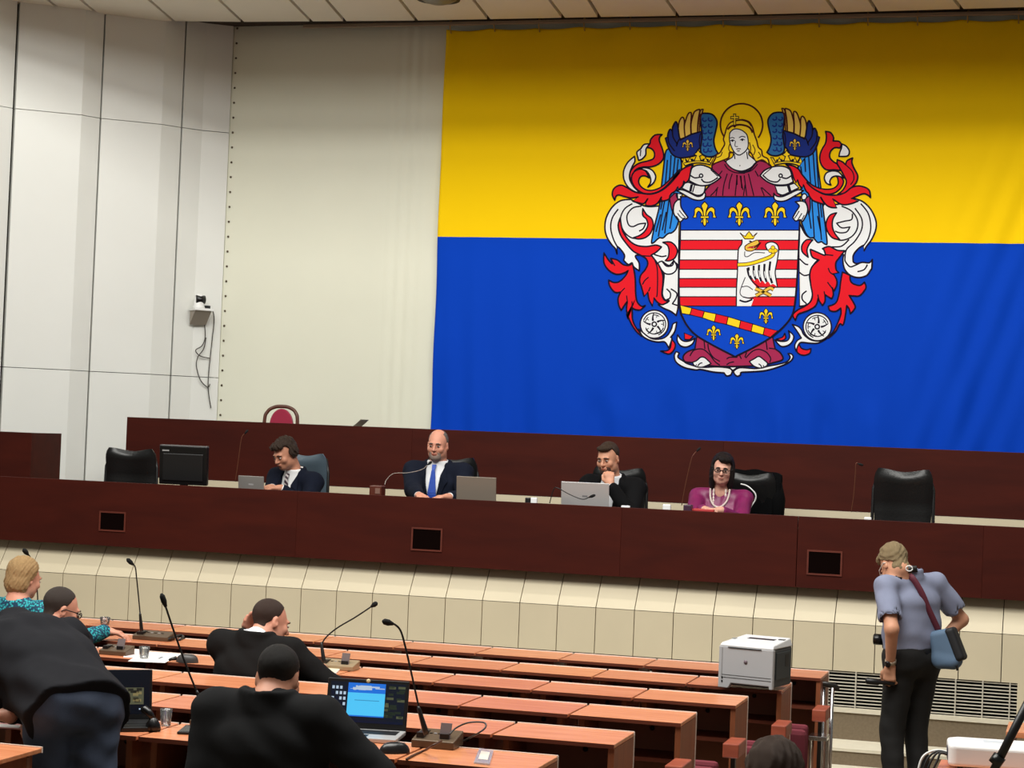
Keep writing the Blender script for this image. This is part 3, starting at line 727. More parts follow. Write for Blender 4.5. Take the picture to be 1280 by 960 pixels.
line('H215,490 350,480 520,430 620,385 650,335', 8.3, 4.2, 'D'); line('H215,490 350,480 520,430 620,385 650,335', 8.8, 2.6, 'Y')
for dx, dy in ((0,-30),(30,5),(-30,5),(0,15)):
    disc('D', 900+(637+dx)/9.6, 280+(315+dy)/9.6, 2.9, 8.9, 0); disc('Y', 900+(637+dx)/9.6, 280+(315+dy)/9.6, 2.1, 9.2, 0)
shape('Y', 'H245,110! 300,180! 400,180! 445,110! 395,150! 378,125! 350,92! 322,125! 305,150!', 8.3, 1.1, None, 'D')
shape('G', 'H300,270! 330,245 400,210 455,195 475,230! 430,262 350,280! 420,285 490,225! 440,290 380,325 310,315', 8.3, 1.0, None, 'D'); line('H330,288 400,280', 9, .9, 'R')
shape('K', 'H345,205! 370,200 385,212! 360,218', 9, 0)
for s in ('H425,775 520,815 615,862', 'H645,790 600,770 520,815 430,862'): line(s, 8.3, 4.2, 'D')
for s in ('H425,775 520,815 615,862', 'H645,790 600,770 520,815 430,862'): line(s, 8.8, 2.5, 'G')
# crowns, helms and hands
for mr in (None, (928.2, .4)):
    shape('Y', 'B192,695! 228,738! 245,688! 268,738! 292,735! 312,690! 332,728! 368,722! 392,668! 365,652! 392,628! 412,602! 432,628! 462,655! 428,675! 442,722! 478,728! 500,690! 522,732! 548,738! 575,690! 602,688! 555,778! 480,762 400,756 320,768 258,792!', 7.4, 1.3, mr)
    line('B245,755 320,742 400,732 480,738 565,755', 8.1, .9, 'K', mr)
    for x, y in ((268,722),(340,715),(475,716),(528,720)): disc('K', (830 + x/9.6) if not mr else 2*mr[0] - (830 + x/9.6), 125 + y/9.6 + (mr[1] if mr else 0), 1.2, 8.1, 0)
shape('W', 'C325,130 345,90 400,65 470,65 560,100 620,150 685,210! 620,260 540,300 450,310 380,290 302,248! 312,190', 7.4, 1.6)
shape('W', 'C250,280! 300,270 380,300 500,312! 475,400 400,425 320,390 218,340!', 6.9, 1.5)
line('C318,185 370,215 432,208', 8.1, 1.5); line('C450,228 485,265 560,265 650,212', 8.1, 1.5); line('C560,115 650,200', 8.1, 1.0); disc('W', 830+447/9.6, 200+190/9.6, 2.1, 8.2, 1.4)
line('C335,295 318,378', 8.1, 2.6); line('C368,305 345,388', 8.1, 1.2)
shape('W', 'C150,370! 210,358 290,385 390,435 450,430 485,390 500,420 480,470 410,485 330,465 240,415 190,385', 7.8, 1.5)
shape('P', 'C70,460! 125,405 160,400! 165,490 120,540 110,640! 85,560', 6.8, 1.3); shape('W', 'C155,400! 220,412! 205,460 170,468 150,430', 7.2, 1.3)
shape('W', 'C165,480! 200,480! 205,560 240,620 290,690! 265,708 240,702 215,732 185,738 150,695 118,640 115,580 130,520', 7.9, 1.5)
for s in ('C185,605 225,655 262,692', 'C165,640 195,680 235,712', 'C150,672 185,725'): line(s, 8.6, 1.0)
shape('W', 'K290,190! 340,130 420,90 500,75 580,80 640,110 665,160 672,210 690,262! 620,295 520,302 440,290 360,250', 7.4, 1.6)
shape('W', 'K470,310! 600,308 700,278! 755,335! 640,390 560,422 498,400!', 6.9, 1.5)
line('K665,190 610,222 555,212', 8.1, 1.5); line('K535,228 490,265 400,248 320,180', 8.1, 1.5); line('K430,95 330,178', 8.1, 1.0); disc('W', 920+537/9.6, 200+190/9.6, 2.1, 8.2, 1.4); line('K628,305 652,385', 8.1, 3.0)
shape('W', 'K455,400! 490,435 560,440 650,402 740,362 812,368! 770,395 690,440 600,488 520,497 462,470', 7.8, 1.5)
shape('P', 'K825,480! 880,440 892,560 875,660! 860,560', 6.8, 1.3); shape('W', 'K790,435 820,405 850,430 835,472 798,475', 7.6, 1.3)
shape('W', 'K712,502! 790,495 840,520 862,590 845,660 800,738 772,718 715,732 682,692! 722,620 760,560 742,528', 7.9, 1.5)
for s in ('K760,612 725,670 702,702', 'K792,640 742,722', 'K822,662 792,722'): line(s, 8.6, 1.0)
ao = arms.build('coat_of_arms', list(INK.values()), flag, recalc=False)
ao['label'] = 'printed coat of arms with an angel behind a striped shield'
# ================================================================ rows of desks
DW = .5365; DD = .378; GAP = .012
def desk_parts(root, end=False):
    w = DW - GAP
    mb = MB(); mb.box((GAP/2, -DD, DESK_H-.018), (GAP/2+w, 0, DESK_H)); top = mb.build('desk_top', M_DESK, root, bevel=.003)
    mb = MB(); mb.box((GAP/2, -DD-.004, DESK_H-.018), (GAP/2+w, -DD, DESK_H-.001)); mb.build('front_edge', M_DESK_EDGE, root)
    mb = MB(); mb.box((GAP/2, .0, DESK_H-.018), (GAP/2+w, .008, DESK_H+.0035))
    if end: mb.box((GAP/2+w-.004, 0, 0), (GAP/2+w+.003, .006, DESK_H+.001))
    mb.build('edge_strip', M_EDGE, root)
    mb = MB(); mb.box((GAP/2+.035, -DD+.04, 0), (GAP/2+.06, -.004, DESK_H-.019)); mb.build('side_panel', M_DESK_SIDE, root)
    mb = MB()
    if end: mb.box((GAP/2+w-.026, -DD+.004, 0), (GAP/2+w, -.001, DESK_H-.019))
    else: mb.box((GAP/2+w-.06, -DD+.04, 0), (GAP/2+w-.035, -.004, DESK_H-.019))
    sp = mb.build('side_panel', M_DESK_SIDE, root)
    if end:
        mb = MB(); x = GAP/2+w
        mb.box((x, -.24, .50), (x+.004, -.17, .57)); mb.build('socket_plate', M_DESK_EDGE, sp, bevel=.001)
    mb = MB(); mb.box((GAP/2+.06, -.05, .10), (GAP/2+w-.03, -.03, DESK_H-.03)); mp = mb.build('modesty_panel', M_DESK_IN, root)
    mb = MB(); mb.box((GAP/2+.061, -.30, DESK_H-.20), (GAP/2+w-.061+(.034 if end else 0), -.052, DESK_H-.182)); mb.build('shelf', M_DESK_EDGE, root)
    mb = MB(); mb.lathe([(.001, 0), (.011, 0), (.012, .008), (.007, .014), (.001, .015)], 12, Matrix.Translation((GAP/2+w*.62, -.05, DESK_H-.08)) @ Matrix.Rotation(PI/2, 4, 'X')); mb.build('knob', M_BLACK, root)
ORD = ['', 'first', 'second', 'third', 'fourth', 'fifth', 'sixth', 'seventh', 'eighth', 'ninth', 'tenth', 'eleventh', 'twelfth', 'thirteenth']
ROWNAME = {1: 'the front row below the dais', 2: 'the printer row', 3: 'the third row from the dais', 4: 'the fourth row from the dais',
           5: 'the fifth row from the dais', 6: 'the open laptop row', 7: 'the row nearest the camera'}
first_end = first_mid = None
for r in range(1, 8):
    x_left_vis = PY(-25, 900, ROWY[r])[0]
    n = 1
    while True:
        xr_ = ROWX[r] - (n-1)*DW; x0 = xr_ - DW
        if x0 + DW < x_left_vis: break
        px_, py_ = proj((x0 + .03, ROWY[r], ROWZ[r]))
        if r == 7 and n < 4: n += 1; continue
        label = 'orange-brown wooden desk, %s from the aisle end in %s' % (ORD[n], ROWNAME[r])
        g_ = 'wooden desks in %s' % ROWNAME[r]
        if n == 1:
            if first_end is None:
                first_end = o = thing('desk', label, 'desk', (x0, ROWY[r], tier(r)), 0, g_); desk_parts(o, True)
            else: o = dup(first_end, (x0, ROWY[r], tier(r)), 0, label)
        else:
            if first_mid is None:
                first_mid = o = thing('desk', label, 'desk', (x0, ROWY[r], tier(r)), 0, g_); desk_parts(o, False)
            else: o = dup(first_mid, (x0, ROWY[r], tier(r)), 0, label)
        o['group'] = g_
        n += 1
# ================================================================ people: distance-field bodies turned into one continuous surface
def V(*a): return np.array(a, float)
def nrm(v): v = np.asarray(v, float); return v/(np.linalg.norm(v)+1e-12)
def rotm(axis, ang):
    return np.array(Matrix.Rotation(ang, 3, Vector(axis)))
class Field:
    BIG = .09
    def __init__(self, lo, hi, h):
        self.h = h; self.lo = np.array(lo, float); n = np.ceil((np.array(hi)-self.lo)/h).astype(int)+1
        self.n = n; self.F = np.full(tuple(n), self.BIG, np.float32)
        self.ax = [self.lo[i] + h*np.arange(n[i]) for i in range(3)]
    def block(self, lo, hi, pad=.07):
        a = np.maximum(np.floor((np.array(lo)-pad-self.lo)/self.h).astype(int), 0)
        b = np.minimum(np.ceil((np.array(hi)+pad-self.lo)/self.h).astype(int)+1, self.n)
        if (b <= a).any(): return None, None
        sl = tuple(slice(a[i], b[i]) for i in range(3))
        X = self.ax[0][sl[0]][:, None, None].astype(np.float32); Y = self.ax[1][sl[1]][None, :, None].astype(np.float32); Z = self.ax[2][sl[2]][None, None, :].astype(np.float32)
        return sl, (X, Y, Z)
    def put(self, sl, d, k):
        a = self.F[sl]
        if k > 0:
            hh = np.maximum(k - np.abs(a-d), 0)/k
            self.F[sl] = np.minimum(a, d) - hh*hh*k*.25
        else: self.F[sl] = np.minimum(a, d)
    def cut(self, sl, d, k):
        a = self.F[sl]; d = -d
        if k > 0:
            hh = np.maximum(k - np.abs(a-d), 0)/k
            self.F[sl] = np.maximum(a, d) + hh*hh*k*.25
        else: self.F[sl] = np.maximum(a, d)
    def cone(self, a, b, ra, rb, k=.03, sub=False):
        a = np.asarray(a, float); b = np.asarray(b, float); r = max(ra, rb)
        sl, P = self.block(np.minimum(a, b)-r, np.maximum(a, b)+r)
        if sl is None: return
        ab = b-a; L2 = float(ab@ab)+1e-12
        px, py, pz = P[0]-a[0], P[1]-a[1], P[2]-a[2]
        t = np.clip((px*ab[0]+py*ab[1]+pz*ab[2])/L2, 0, 1)
        d = np.sqrt((px-t*ab[0])**2+(py-t*ab[1])**2+(pz-t*ab[2])**2) - (ra+(rb-ra)*t)
        (self.cut if sub else self.put)(sl, d.astype(np.float32), k)
    def ell(self, c, rad, R=None, k=.03, sub=False, clip=None, noise=None):
        c = np.asarray(c, float); R = np.eye(3) if R is None else R; m = max(rad)
        sl, P = self.block(c-m, c+m)
        if sl is None: return
        px, py, pz = P[0]-c[0], P[1]-c[1], P[2]-c[2]
        l = [R[0,i]*px+R[1,i]*py+R[2,i]*pz for i in range(3)]
        k0 = np.sqrt(sum((l[i]/rad[i])**2 for i in range(3))); k1 = np.sqrt(sum((l[i]/rad[i]**2)**2 for i in range(3)))+1e-6
        d = k0*(k0-1)/k1
        if noise is not None: d = d + noise(*l)
        if clip is not None: d = np.maximum(d, clip(*l))
        (self.cut if sub else self.put)(sl, d.astype(np.float32), k)
    def rbox(self, c, half, R, rr, k=.02, sub=False):
        c = np.asarray(c, float); m = float(np.linalg.norm(half))+rr
        sl, P = self.block(c-m, c+m)
        if sl is None: return
        px, py, pz = P[0]-c[0], P[1]-c[1], P[2]-c[2]
        q = [np.abs(R[0,i]*px+R[1,i]*py+R[2,i]*pz)-(half[i]-rr) for i in range(3)]
        d = np.sqrt(sum(np.maximum(x, 0)**2 for x in q)) + np.minimum(np.maximum(q[0], np.maximum(q[1], q[2])), 0) - rr
        (self.cut if sub else self.put)(sl, d.astype(np.float32), k)
    def plane_cut(self, p, n):
        """remove everything on the side n points to"""
        n = nrm(n); X, Y, Z = self.ax[0][:, None, None], self.ax[1][None, :, None], self.ax[2][None, None, :]
        d = (X-p[0])*n[0]+(Y-p[1])*n[1]+(Z-p[2])*n[2]
        self.F = np.maximum(self.F, d.astype(np.float32))
    def wrinkle(self, fn):
        X, Y, Z = self.ax[0][:, None, None], self.ax[1][None, :, None], self.ax[2][None, None, :]
        self.F = self.F + fn(X, Y, Z).astype(np.float32)
    def mesh(self):
        F = self.F; F[0] = F[-1] = self.BIG; F[:, 0] = F[:, -1] = self.BIG; F[:, :, 0] = F[:, :, -1] = self.BIG
        I = (F < 0); nx, ny, nz = F.shape
        cnt = np.zeros((nx-1, ny-1, nz-1), np.uint8)
        off = [(i, j, k) for i in (0, 1) for j in (0, 1) for k in (0, 1)]
        for i, j, k in off: cnt += I[i:nx-1+i, j:ny-1+j, k:nz-1+k]
        act = (cnt > 0) & (cnt < 8)
        ci = np.argwhere(act); n = len(ci)
        idx = np.full(cnt.shape, -1, np.int64); idx[act] = np.arange(n)
        acc = np.zeros((n, 3)); w = np.zeros(n)
        vals = {o: F[ci[:,0]+o[0], ci[:,1]+o[1], ci[:,2]+o[2]] for o in off}
        for o in off:
            for ax in range(3):
                if o[ax] == 0:
                    o2 = list(o); o2[ax] = 1; o2 = tuple(o2)
                    a, b = vals[o], vals[o2]; s = (a < 0) != (b < 0)
                    t = np.where(s, a/(a-b+1e-20), 0)
                    p = np.zeros((n, 3)); p += o; p[:, ax] += t
                    acc[s] += p[s]; w[s] += 1
        vs = self.lo + self.h*(ci + acc/w[:, None])
        quads = []
        for ax in range(3):
            sl0 = [slice(None)]*3; sl1 = [slice(None)]*3; sl0[ax] = slice(0, -1); sl1[ax] = slice(1, None)
            A, B = I[tuple(sl0)], I[tuple(sl1)]
            e = np.argwhere(A != B); b, c = (ax+1) % 3, (ax+2) % 3
            ok = (e[:, b] > 0) & (e[:, c] > 0) & (e[:, b] < F.shape[b]-1) & (e[:, c] < F.shape[c]-1); e = e[ok]
            def at(db, dc):
                q = e.copy(); q[:, b] -= db; q[:, c] -= dc; return idx[q[:,0], q[:,1], q[:,2]]
            q = np.stack([at(1, 1), at(0, 1), at(0, 0), at(1, 0)], 1)
            inside = A[e[:,0], e[:,1], e[:,2]]
            q[~inside] = q[~inside][:, ::-1]; quads.append(q)
        return vs, np.concatenate(quads)
    def build(self, name, m, parent=None, origin=None, smooth_it=1):
        vs, qs = self.mesh()
        if origin is not None: vs = vs - np.asarray(origin)
        me = bpy.data.meshes.new(name)
        me.vertices.add(len(vs)); me.vertices.foreach_set('co', vs.astype(np.float32).ravel())
        me.loops.add(qs.size); me.loops.foreach_set('vertex_index', qs.astype(np.int32).ravel())
        me.polygons.add(len(qs)); me.polygons.foreach_set('loop_start', np.arange(0, qs.size, 4, dtype=np.int32))
        me.polygons.foreach_set('use_smooth', np.ones(len(qs), bool))
        me.materials.append(m); me.update(calc_edges=True); me.validate()
        o = bpy.data.objects.new(name, me); COL.objects.link(o)
        if parent is not None: o.parent = parent
        if smooth_it:
            md = o.modifiers.new('smooth', 'SMOOTH'); md.factor = .5; md.iterations = smooth_it
        return o

def head_rot(yaw, pitch, roll):
    """yaw 0 faces -Y (the camera); positive yaw turns the face to +X; pitch > 0 looks down; roll > 0 tips the crown to +X"""
    Rz = rotm((0,0,1), yaw); Rx = rotm((1,0,0), pitch); Ry = rotm((0,1,0), roll)
    return Rz @ Ry @ Rx
def ik(S_, W_, l1, l2, hint):
    S_ = np.asarray(S_, float); W_ = np.asarray(W_, float); d = W_-S_; L = np.linalg.norm(d)
    if L > (l1+l2)*.995:
        W_ = S_ + d/L*(l1+l2)*.995; d = W_-S_; L = np.linalg.norm(d)
    a = (l1*l1-l2*l2+L*L)/(2*L); hh = math.sqrt(max(l1*l1-a*a, 0)); u = d/L
    p = np.asarray(hint, float); p = p - u*(p@u); p = nrm(p)
    return S_ + u*a + p*hh, W_
def hand(f, w, d, n, curl, side, thumb=.6, sc=1.0, spread=.10):
    """wrist w, direction d to the knuckles, palm normal n, side: +1 thumb lies along d x n"""
    d = nrm(d); n = nrm(n - d*np.dot(n, d)); s = np.cross(d, n)*side
    f.cone(w, w + d*.03*sc, .024*sc, .026*sc, .02)
    lens = [(.044,.027,.021), (.048,.030,.022), (.045,.028,.021), (.036,.022,.019)]
    for i in range(4):
        off = (.029 - .0195*i)*sc
        kn = w + d*(.088 - .004*abs(i-1))*sc + s*off
        f.cone(w + d*.018*sc + s*off*.55, kn, .015*sc, .0125*sc, .014)
        dirv = nrm(d + s*(1.2-i)*spread*.5); p = kn; r = .0098*sc
        c = curl[i] if hasattr(curl, '__len__') else curl
        for j, L in enumerate(lens[i]):
            ax = np.cross(dirv, n); dirv = rotm(tuple(nrm(np.cross(d, n))), -c*(.7 if j == 0 else .95)) @ dirv if False else nrm(dirv*math.cos(c*(.8 if j == 0 else 1)) + nrm(n - dirv*np.dot(n, dirv))*math.sin(c*(.8 if j == 0 else 1)))
            q = p + dirv*L*sc; f.cone(p, q, r, r*.93, .006); p = q; r *= .93
    tb = w + d*.026*sc + s*.022*sc
    t1 = tb + nrm(d*.62 + s*.62 + n*.35*thumb)*.040*sc; t2 = t1 + nrm(d*.85 + s*(.45-.5*thumb) + n*.55*thumb)*.032*sc; t3 = t2 + nrm(d*.9 + s*(.2-.7*thumb) + n*.5*thumb)*.026*sc
    f.cone(tb, t1, .016*sc, .0128*sc, .014); f.cone(t1, t2, .0125*sc, .0112*sc, .008); f.cone(t2, t3, .0112*sc, .0092*sc, .006)

SKINS = {}
def skin(name, c):
    return mat('skin_' + name, c, .5, var=.07, vscale=18, spec=.35)
def head_sdf(f, H, R, sc=1.0, jaw=1.0, nose=1.0):
    def L(x, y, z): return H + R @ (V(x, y, z)*sc)
    def E(c, r, k=.02, sub=False, Rl=None): f.ell(L(*c), [x*sc for x in r], R if Rl is None else R @ Rl, k, sub)
    E((0, .018, .042), (.074, .094, .084))
    E((0, -.028, -.022), (.061*jaw, .066, .088), .035)
    E((0, -.055, -.088), (.034*jaw, .032, .025), .03)
    for s in (-1, 1):
        E((s*.047*jaw, -.012, -.062), (.02, .04, .03), .03)
        E((s*.043, -.066, -.024), (.022, .02, .022), .02)
    E((0, -.086, .024), (.05, .014, .012), .02)
    for s in (-1, 1): E((s*.031, -.103, .004), (.017, .017, .012), .014, True)
    f.cone(L(0, -.090, .012), L(0, -.116*1.0, -.026), .0075*sc, .0115*sc*nose, .012)
    for s in (-1, 1): f.cone(L(s*.010, -.104, -.031), L(s*.013, -.098, -.030), .0075*sc, .0065*sc, .008)
    E((0, -.094, -.0525), (.023, .010, .0062), .008); E((0, -.092, -.0655), (.020, .010, .0068), .008)
    f.cone(L(-.021, -.104, -.059), L(.021, -.104, -.059), .0028*sc, .0028*sc, .004, True)
    for s in (-1, 1):
        Re = rotm((0, 0, 1), s*.35)
        E((s*.079, .014, -.004), (.0085, .019, .031), .010, False, Re)
        E((s*.086, .008, .002), (.005, .010, .017), .006, True, Re)
    # neck
    return L
def short_hair_clip(hl):
    ys = [-.12, -.075, -.045, -.015, .02, .06, .12]; zs = hl
    def c(x, y, z): return np.interp(y, ys, zs).astype(np.float32) - z + .0035*np.sin(x*310+z*170)*np.sin(y*260+z*90+1)
    return c
HAIR_N = lambda a, s: (lambda x, y, z: a*(np.sin(x*s+1.3*np.sin(z*s*.6))*np.sin(y*s*.9+2)+.6*np.sin((x+y)*s*1.7+z*s)))
def part_mesh_ellipsoid(name, m, parent, origin, L, R, items, sc, n=14):
    for c, r in items:
        mb = MB()
        vs = []; fs = []; nu, nv = n, n//2+1
        for j in range(nv+1):
            th = PI*j/nv
            for i in range(nu):
                ph = 2*PI*i/nu; q = V(r[0]*math.sin(th)*math.cos(ph), r[1]*math.sin(th)*math.sin(ph), r[2]*math.cos(th))
                vs.append(L(*(V(*c)+q)) - origin)
        fs = [(j*nu+i, (j+1)*nu+i, (j+1)*nu+(i+1) % nu, j*nu+(i+1) % nu) for j in range(nv) for i in range(nu)]
        mb.add(vs, fs, 0, True)
        mb.build(name, m, parent)
def glasses_part(parent, origin, L, col=(16, 14, 14), w=.0030):
    mb = MB()
    for s in (-1, 1):
        ring = [L(s*.032 + .021*math.cos(a), -.106, .002 + .015*math.sin(a)) - origin for a in np.linspace(0, 2*PI, 17)]
        mb.tube(ring, w, 6); mb.tube([L(s*.053, -.104, .006)-origin, L(s*.079, -.06, .010)-origin, L(s*.084, .012, .010)-origin, L(s*.084, .03, -.006)-origin], w, 6)
    mb.tube([L(-.011, -.107, .004)-origin, L(0, -.110, .007)-origin, L(.011, -.107, .004)-origin], w, 6)
    return mb.build('glasses', mat('glasses_%d_%d_%d' % col, col, .3), parent)

def person(label, H, yaw=0, pitch=0, roll=0, body_yaw=0, N=None, pelvis=None, sh=.185, wristR=None, wristL=None, hintR=None, hintL=None,
           handR=None, handL=None, skin_c=('fair', (205, 150, 126)), hair=None, hair_c=(40, 30, 24), jacket=None, shirt=None, tie=None, collar=True,
           open_v=True, sleeves='long', legs='seat', trousers=(20, 20, 22), face=True, glasses=None, beard=None, hsc=.97, bulk=1.0, floor=None, shoes=(18, 15, 14),
           knees=None, ankles=None, wrinkle=.004, mat_jacket=None, sleeve_c=None, brow=True, jacket_len=.02, group=None, seat_z=None, crouch_up=None, stubble=None, knee_fwd=.42, hip=1.0, hem=None, jacket_hem=None):
    """R is the person's own right. body_yaw 0 faces the camera (-Y). Returns the body object (world-sized, origin at its base)."""
    H = np.asarray(H, float); Rb = rotm((0,0,1), body_yaw); Rh = head_rot(yaw, pitch, roll)
    fwd = Rb @ V(0, -1, 0); rgt = Rb @ V(-1, 0, 0); up = V(0, 0, 1)
    if N is None: N = H + Rh @ V(0, .045, -.10) + V(0, 0, -.058)
    N = np.asarray(N, float)
    if pelvis is None: pelvis = N - up*.50 - fwd*.05
    pelvis = np.asarray(pelvis, float)
    tup = nrm(N - pelvis); cu = fwd if crouch_up is None else np.asarray(crouch_up, float); tf = nrm(cu - tup*(cu@tup)); rgt = nrm(np.cross(tf, tup)); 
    SR = N - tup*.055 + rgt*sh; SL = N - tup*.055 - rgt*sh
    chest = N - tup*.17 ; waist = N - tup*.34
    if wristR is None: wristR = SR - tup*.30 + tf*.32 - rgt*.04
    if wristL is None: wristL = SL - tup*.30 + tf*.32 + rgt*.04
    ER, wristR = ik(SR, wristR, .295, .265, hintR if hintR is not None else (rgt*.6 - up*1.0 - tf*.3))
    EL, wristL = ik(SL, wristL, .295, .265, hintL if hintL is not None else (-rgt*.6 - up*1.0 - tf*.3))
    hipR = pelvis + rgt*.09; hipL = pelvis - rgt*.09
    if legs == 'seat':
        fl = floor if floor is not None else pelvis[2]-.50
        if knees is None: knees = (hipR + fwd*knee_fwd + rgt*.03, hipL + fwd*knee_fwd - rgt*.03)
        if ankles is None: ankles = (V(knees[0][0], knees[0][1], fl+.09) - fwd*.03, V(knees[1][0], knees[1][1], fl+.09) - fwd*.03)
    pts = [H + V(0, 0, .15), H - V(0, 0, .15), N, pelvis, SR, SL, ER, EL, wristR, wristL, H + V(.13, .13, 0), H - V(.13, .13, 0)]
    for w_, hd in ((wristR, handR), (wristL, handL)):
        pts.append(w_ + V(.2, .2, .2)); pts.append(w_ - V(.2, .2, .2))
    if legs: pts += list(knees) + list(ankles) + [a + fwd*.2 for a in ankles]
    lo = np.min(pts, 0) - .16; hi = np.max(pts, 0) + .16
    base = V(pelvis[0], pelvis[1], floor if floor is not None else lo[2])
    # ---- body
    f = Field(lo, hi, .0065)
    L = head_sdf(f, H, Rh, hsc)
    hb = H + Rh @ V(0, .03, -.055)
    f.cone(hb, N - tup*.01, .057*bulk, .062*bulk, .03)
    b = bulk
    for s in (-1, 1):
        f.cone(pelvis + rgt*s*.07, chest + rgt*s*.075, .10*b, .095*b, .05)
        f.cone(N - tup*.035 + rgt*s*.03, (SR if s == 1 else SL), .05, .05, .04)
    for S_, E_, W_ in ((SR, ER, wristR), (SL, EL, wristL)):
        f.cone(S_, E_, .050*b, .040*b, .03); f.cone(E_, W_, .041*b, .027, .02)
    for W_, E_, hd, sd in ((wristR, ER, handR, 1), (wristL, EL, handL, -1)):
        hd = hd or {}
        d = hd.get('d', nrm(W_-E_)); n = hd.get('n', V(0, 0, -1))
        hand(f, W_, d, n, hd.get('curl', .35), sd*hd.get('flip', 1), hd.get('thumb', .5), hd.get('sc', 1.0))
    if legs:
        for hp, kn, an in zip((hipR, hipL), knees, ankles):
            f.cone(hp, kn, .075*b, .05*b, .03); f.cone(kn, an, .05*b, .036*b, .02); f.cone(an, an + fwd*.14 - up*.05, .035, .03, .02)
    skm = skin(*skin_c)
    body = f.build('person', skm, None, base); body.location = base
    tag(body, label, 'person', group)
    # ---- face details
    if face:
        part_mesh_ellipsoid('eye', mat('eye_white', (176, 164, 156), .3), body, base, L, Rh, [((s*.031, -.0885, .003), (.0118, .0100, .0062)) for s in (-1, 1)], 1)
        part_mesh_ellipsoid('iris', mat('iris_dark', (32, 24, 20), .2), body, base, L, Rh, [((s*.031, -.0950, .0025), (.0066, .0045, .0060)) for s in (-1, 1)], 1)
        part_mesh_ellipsoid('lips', mat('lips_' + skin_c[0], tuple(int(c*m) for c, m in zip(skin_c[1], (.80, .62, .60))), .45), body, base, L, Rh, [((0, -.0960, -.0590), (.019, .0070, .0085))], 1)
        if brow:
            for s in (-1, 1):
                bm = MB()
                bm.tube([L(s*.014, -.1, .0245)-base, L(s*.030, -.1, .0270)-base, L(s*.048, -.084, .0195)-base], [.0038*hsc, .0048*hsc, .0024*hsc], 6)
                bm.build('eyebrow', mat('hair_%d_%d_%d' % tuple(int(c*.8) for c in hair_c), tuple(int(c*.8) for c in hair_c), .8), body)
    # ---- hair
    hm = mat('hair_%d_%d_%d' % hair_c, hair_c, .55, var=.22, vscale=40, stretch=(60, 60, 8), bump=.8, bscale=30, spec=.2)
    hl = Field(H-.27, H+.27, .005) if hair else None
    if hair:
        def HE(c, r, clip=None, noise=None, k=.0, sub=False): hl.ell(L(*c), [x*hsc for x in r], Rh, k, sub, clip, noise)
        if hair == 'short':
            HE((0, .020, .046), (.080, .099, .090), short_hair_clip([.078, .064, .035, -.016, -.044, -.066, -.080]), HAIR_N(.0016, 200))
            HE((0, -.058, .094), (.058, .04, .026), None, HAIR_N(.002, 160), .02)
            HE((0, .052, -.048), (.056, .040, .050), None, HAIR_N(.001, 200), .03)
        elif hair == 'cropped':
            HE((0, .019, .043), (.0775, .0965, .0865), short_hair_clip([.084, .066, .032, -.020, -.048, -.070, -.085]), HAIR_N(.0007, 300))
            HE((0, .048, -.052), (.057, .041, .052), None, None, .03)
        elif hair == 'balding':
            HE((0, .020, .041), (.0785, .098, .086), lambda x, y, z: np.maximum(short_hair_clip([.2, .2, .06, -.018, -.04, -.065, -.075])(x, y, z), np.minimum(z-.072+.3*np.maximum(0, .02-y), .03)), HAIR_N(.0008, 280))
        elif hair == 'curly':
            nz = HAIR_N(.005, 110)
            HE((0, .022, .050), (.088, .106, .097), short_hair_clip([.066, .052, .03, -.006, -.036, -.07, -.09]), nz)
            HE((0, -.06, .092), (.066, .045, .034), None, nz, .02)
            for s in (-1, 1):
                HE((s*.078, .03, .012), (.026, .05, .05), None, nz, .02)
        elif hair == 'wavy':
            nz = HAIR_N(.0032, 105)
            HE((0, .022, .050), (.086, .105, .099), short_hair_clip([.07, .058, .03, -.010, -.044, -.072, -.09]), nz)
            HE((0, .048, -.05), (.060, .044, .050), None, nz, .03)
            HE((0, -.062, .105), (.06, .045, .032), None, nz, .02)
        elif hair == 'bob':
            nz = HAIR_N(.0026, 150)
            HE((0, .026, .046), (.094, .108, .098), short_hair_clip([.085, .06, -.0, -.06, -.085, -.09, -.095]), nz)
            HE((0, .045, -.035), (.09, .082, .082), lambda x, y, z: np.maximum(-.105-z, -(y+.02)), nz, .03)
        elif hair == 'long':
            nz = HAIR_N(.0025, 120)
            HE((0, .026, .048), (.090, .107, .098), short_hair_clip([.074, .046, -.01, -.06, -.085, -.09, -.095]), nz)
            HE((.02, -.055, .09), (.055, .05, .034), None, nz, .02)
            for s in (-1, 1):
                HE((s*.072, .005, -.045), (.030, .058, .115), lambda x, y, z: np.maximum(-(y+.066), -.2-z), nz, .02)
            HE((0, .062, -.06), (.085, .05, .12), None, nz, .03)
        hl.build('hair', hm, body, base)
    if beard:
        bf = Field(H-.2, H+.2, .0045)
        bf.ell(L(0, -.029, -.030), [.0635*hsc, .068*hsc, .088*hsc], Rh, 0, False, lambda x, y, z: np.maximum(z-(-.014-.3*np.maximum(0, .02-np.abs(x))), (y-.028)))
        bf.ell(L(0, -.057, -.090), [.037*hsc, .033*hsc, .027*hsc], Rh, .03)
        bf.ell(L(0, -.085, -.058), [.026*hsc, .03*hsc, .0125*hsc], Rh, .006, True)
        bf.build('beard', mat('beard_%d_%d_%d' % beard, beard, .85, var=.2, vscale=60), body, base)
    if glasses: glasses_part(body, base, L, glasses if isinstance(glasses, tuple) else (16, 14, 14))
